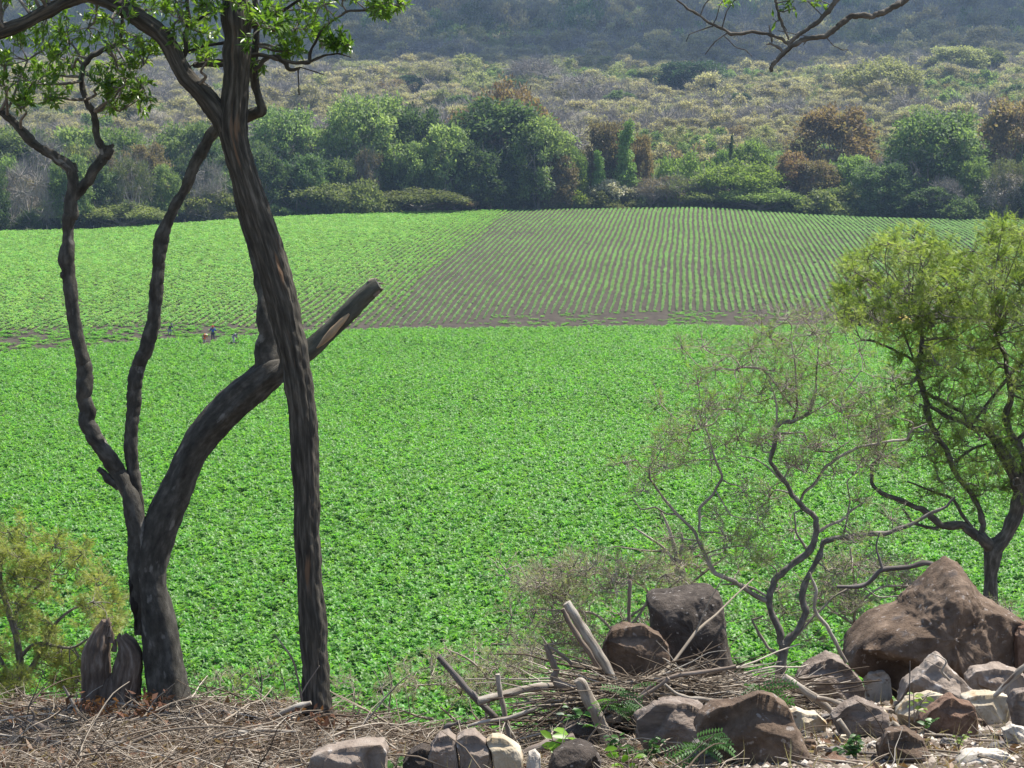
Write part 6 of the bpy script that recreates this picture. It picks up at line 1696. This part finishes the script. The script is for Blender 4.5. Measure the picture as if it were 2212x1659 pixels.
# ================================================================== PEOPLE WORKING IN THE FIELD
M['skin'] = plain('skin', (.22, .12, .075), .6)
def person(label, u, v_feet, y, pose, shirt, trousers, hat, facing=0.0, skirt=None):
    x = P(u, v_feet, y).x
    z = Hs(x, y)
    e = thing('person', label, 'person', (x, y, z), None)
    e.rotation_euler = (0, 0, facing)
    e.scale = (1.08, 1.08, 1.08)
    def skin(name, verts, edges, rad, mat, par, sub=1):
        me = bpy.data.meshes.new(name)
        me.from_pydata(verts, edges, [])
        o = link(name, me, mat, par)
        o.modifiers.new('skin', 'SKIN')
        if not me.skin_vertices:
            import bmesh
            bm = bmesh.new(); bm.from_mesh(me); bm.verts.layers.skin.verify(); bm.to_mesh(me); bm.free()
        for i, r in enumerate(rad):
            sv = me.skin_vertices[0].data[i]
            sv.radius = (r, r) if not isinstance(r, tuple) else r
            sv.use_root = (i == 0)
        s = o.modifiers.new('sub', 'SUBSURF'); s.levels = sub; s.render_levels = sub
        return o
    hip, chest, neck, head, hl, hr, el, er_, ll, lr, kl, kr, fl, fr = pose
    J = [hip, chest, neck, head, (hl[0], hl[1], hl[2]), hr, el, er_, ll, lr, kl, kr, fl, fr]
    shl = (chest[0] - .17, chest[1], chest[2] + .06); shr = (chest[0] + .17, chest[1], chest[2] + .06)
    hpl = (hip[0] - .09, hip[1], hip[2] - .05); hpr = (hip[0] + .09, hip[1], hip[2] - .05)
    htop = (head[0], head[1] + .0, head[2] + .11)
    V = [hip, chest, neck, head, htop, shl, el, hl, shr, er_, hr, hpl, kl, fl, (fl[0], fl[1] - .13, fl[2] - .03), hpr, kr, fr, (fr[0], fr[1] - .13, fr[2] - .03)]
    E = [(0, 1), (1, 2), (2, 3), (3, 4), (1, 5), (5, 6), (6, 7), (1, 8), (8, 9), (9, 10), (0, 11), (11, 12), (12, 13), (13, 14), (0, 15), (15, 16), (16, 17), (17, 18)]
    Rd = [.12, .14, .055, .09, .07, .06, .042, .03, .06, .042, .03, .085, .055, .038, .035, .085, .055, .038, .035]
    skin('body', V, E, Rd, M['skin'], e)
    skin('shirt', [hip, chest, shl, el, shr, er_], [(0, 1), (1, 2), (2, 3), (1, 4), (4, 5)], [.15, .17, .085, .06, .085, .06], shirt, e)
    if skirt: skin('skirt', [hip, tuple((hip[i] + (kl[i] + kr[i]) / 2) / 2 for i in range(3)), tuple((kl[i] + kr[i]) / 2 for i in range(3))], [(0, 1), (1, 2)], [.16, .20, .22], skirt, e)
    skin('trousers', [hip, hpl, kl, tuple(kl[i] * .25 + fl[i] * .75 for i in range(3)), hpr, kr, tuple(kr[i] * .25 + fr[i] * .75 for i in range(3))], [(0, 1), (1, 2), (2, 3), (0, 4), (4, 5), (5, 6)], [.145, .11, .08, .06, .11, .08, .06], trousers, e)
    a = Acc()
    hp = np.array(htop)
    tube(a, [hp + (0, 0, -.05), hp + (0, 0, -.035)], [.20, .19], 14, 0, 0, 0, .5)
    tube(a, [hp + (0, 0, -.04), hp + (0, 0, .07)], [.105, .085], 14, 0, 0, 0, .5)
    link('hat', a.mesh('hat', (0, 0, 0), True), hat, e)
    return e
STAND = ((0, 0, .92), (0, 0, 1.32), (0, -.02, 1.48), (0, -.03, 1.56), (-.42, -.1, 1.18), (.42, -.1, 1.18), (-.36, .05, 1.12), (.36, .05, 1.12), None, None, (-.11, -.02, .5), (.11, -.02, .5), (-.12, 0, .07), (.12, 0, .07))
BEND = ((0, .05, .88), (-.22, -.28, 1.08), (-.32, -.42, 1.08), (-.36, -.50, 1.04), (-.5, -.55, .55), (-.1, -.55, .55), (-.42, -.42, .8), (-.08, -.4, .8), None, None, (-.10, -.02, .48), (.10, -.02, .48), (-.12, .03, .07), (.12, .03, .07))
CROUCH = ((0, .05, .62), (.10, -.14, .98), (.12, -.2, 1.12), (.13, -.24, 1.20), (-.15, -.5, .7), (.4, -.45, .7), (-.1, -.3, .78), (.34, -.28, .78), None, None, (-.14, -.25, .55), (.14, -.25, .55), (-.14, .02, .07), (.14, .02, .07))
c_ = lambda n, c: plain(n, c, .8)
person('person in blue shirt and dark trousers with red hat, standing among the crop', 460, 731, 226, STAND, c_('blue_cloth', (.05, .10, .38)), c_('dark_trousers', (.04, .05, .08)), c_('red_cloth', (.45, .06, .04)))
person('person in orange dress and pale hat, bending over the crop', 441, 738, 221, BEND, c_('orange_cloth', (.60, .13, .03)), c_('pale_trousers', (.5, .42, .36)), c_('pale_hat', (.72, .66, .50)), 1.2, c_('orange_skirt', (.62, .12, .03)))
person('person in mauve shirt and light trousers, bending at the right of the group', 505, 739, 221, BEND, c_('mauve_cloth', (.30, .24, .32)), c_('light_trousers', (.50, .48, .50)), c_('dark_hat', (.08, .09, .07)), 1.4)
person('person in dark clothes crouching at the left of the group', 366, 719, 229, CROUCH, c_('dark_cloth', (.05, .07, .09)), c_('grey_trousers', (.35, .35, .38)), c_('grey_hat', (.10, .12, .14)), 0.6)

# ------------------------------------------------------------------ yellow sheet heap glimpsed through the right tree, and far roofs
def heap(label, u, v, d, w, h, mat, name='covered_heap'):
    x = P(u, v, d).x; z = Hs(x, d)
    rr = np.random.default_rng(3)
    nx, ny = 26, 14
    X, Y = np.meshgrid(np.linspace(-1, 1, nx), np.linspace(-1, 1, ny))
    Z = h * np.clip(1 - X ** 4, 0, 1) * np.clip(1 - Y ** 4, 0, 1) * (.8 + .12 * np.sin(X * 9 + Y * 3) + .1 * np.sin(Y * 7 + X * 5))
    V = np.stack([X * w / 2, Y * w * .3, Z], -1).reshape(-1, 3)
    i = np.arange(ny - 1)[:, None] * nx; j = np.arange(nx - 1)[None]
    F = np.stack([i + j, i + j + 1, i + nx + j + 1, i + nx + j], -1).reshape(-1, 4)
    o = link(name, mesh_from(name, V, F, None, True), mat); o.location = (x, d, z)
    tag(o, label, 'heap')
M['yellow'] = noise_mat('yellow_sheet', [(.75, .45, .06), (.85, .62, .14), (.88, .82, .6)], .6, 3, .5, 0)
heap('bright yellow and white sheeting heaped at the crop edge, seen through the right tree', 1945, 722, 247, 3.2, 1.7, M['yellow'])
shed('shed', 2165, 57, 46, 1700, M['roof_white'], 'long white-roofed shed far off on the dark hill at upper right', .12)
shed('shed', 2205, 53, 18, 1720, M['roof_white'], 'shorter white-roofed shed at the right edge of the far hill', .12)
shed('house', 2119, 92, 12, 1350, M['roof_red'], 'small house with a faded red roof on the dark hill at upper right', -.1)

# ================================================================== AIR
hz = 460.0
bx0, bx1, by0, by1, bz0, bz1 = -1700, 1700, -30, 2720, -8.0, hz
hv = [(x, y, z) for z in (bz0, bz1) for y in (by0, by1) for x in (bx0, bx1)]
hf = [[0, 2, 3, 1], [4, 5, 7, 6], [0, 1, 5, 4], [2, 6, 7, 3], [0, 4, 6, 2], [1, 3, 7, 5]]
hm, hnt, hout = nodes('haze_air')
pv = hnt.nodes.new('ShaderNodeVolumePrincipled')
pv.inputs['Color'].default_value = (.50, .70, 1.0, 1)
pv.inputs['Density'].default_value = 0.00014
pv.inputs['Anisotropy'].default_value = 0.15
hnt.links.new(pv.outputs[0], hout.inputs['Volume'])
try: hm.cycles.volume_sampling = "MULTIPLE_IMPORTANCE"
except Exception: pass
ho = link('haze', mesh_from('haze', hv, np.array(hf)), hm)
tag(ho, 'thin bluish haze filling the valley air', 'haze', kind='stuff')
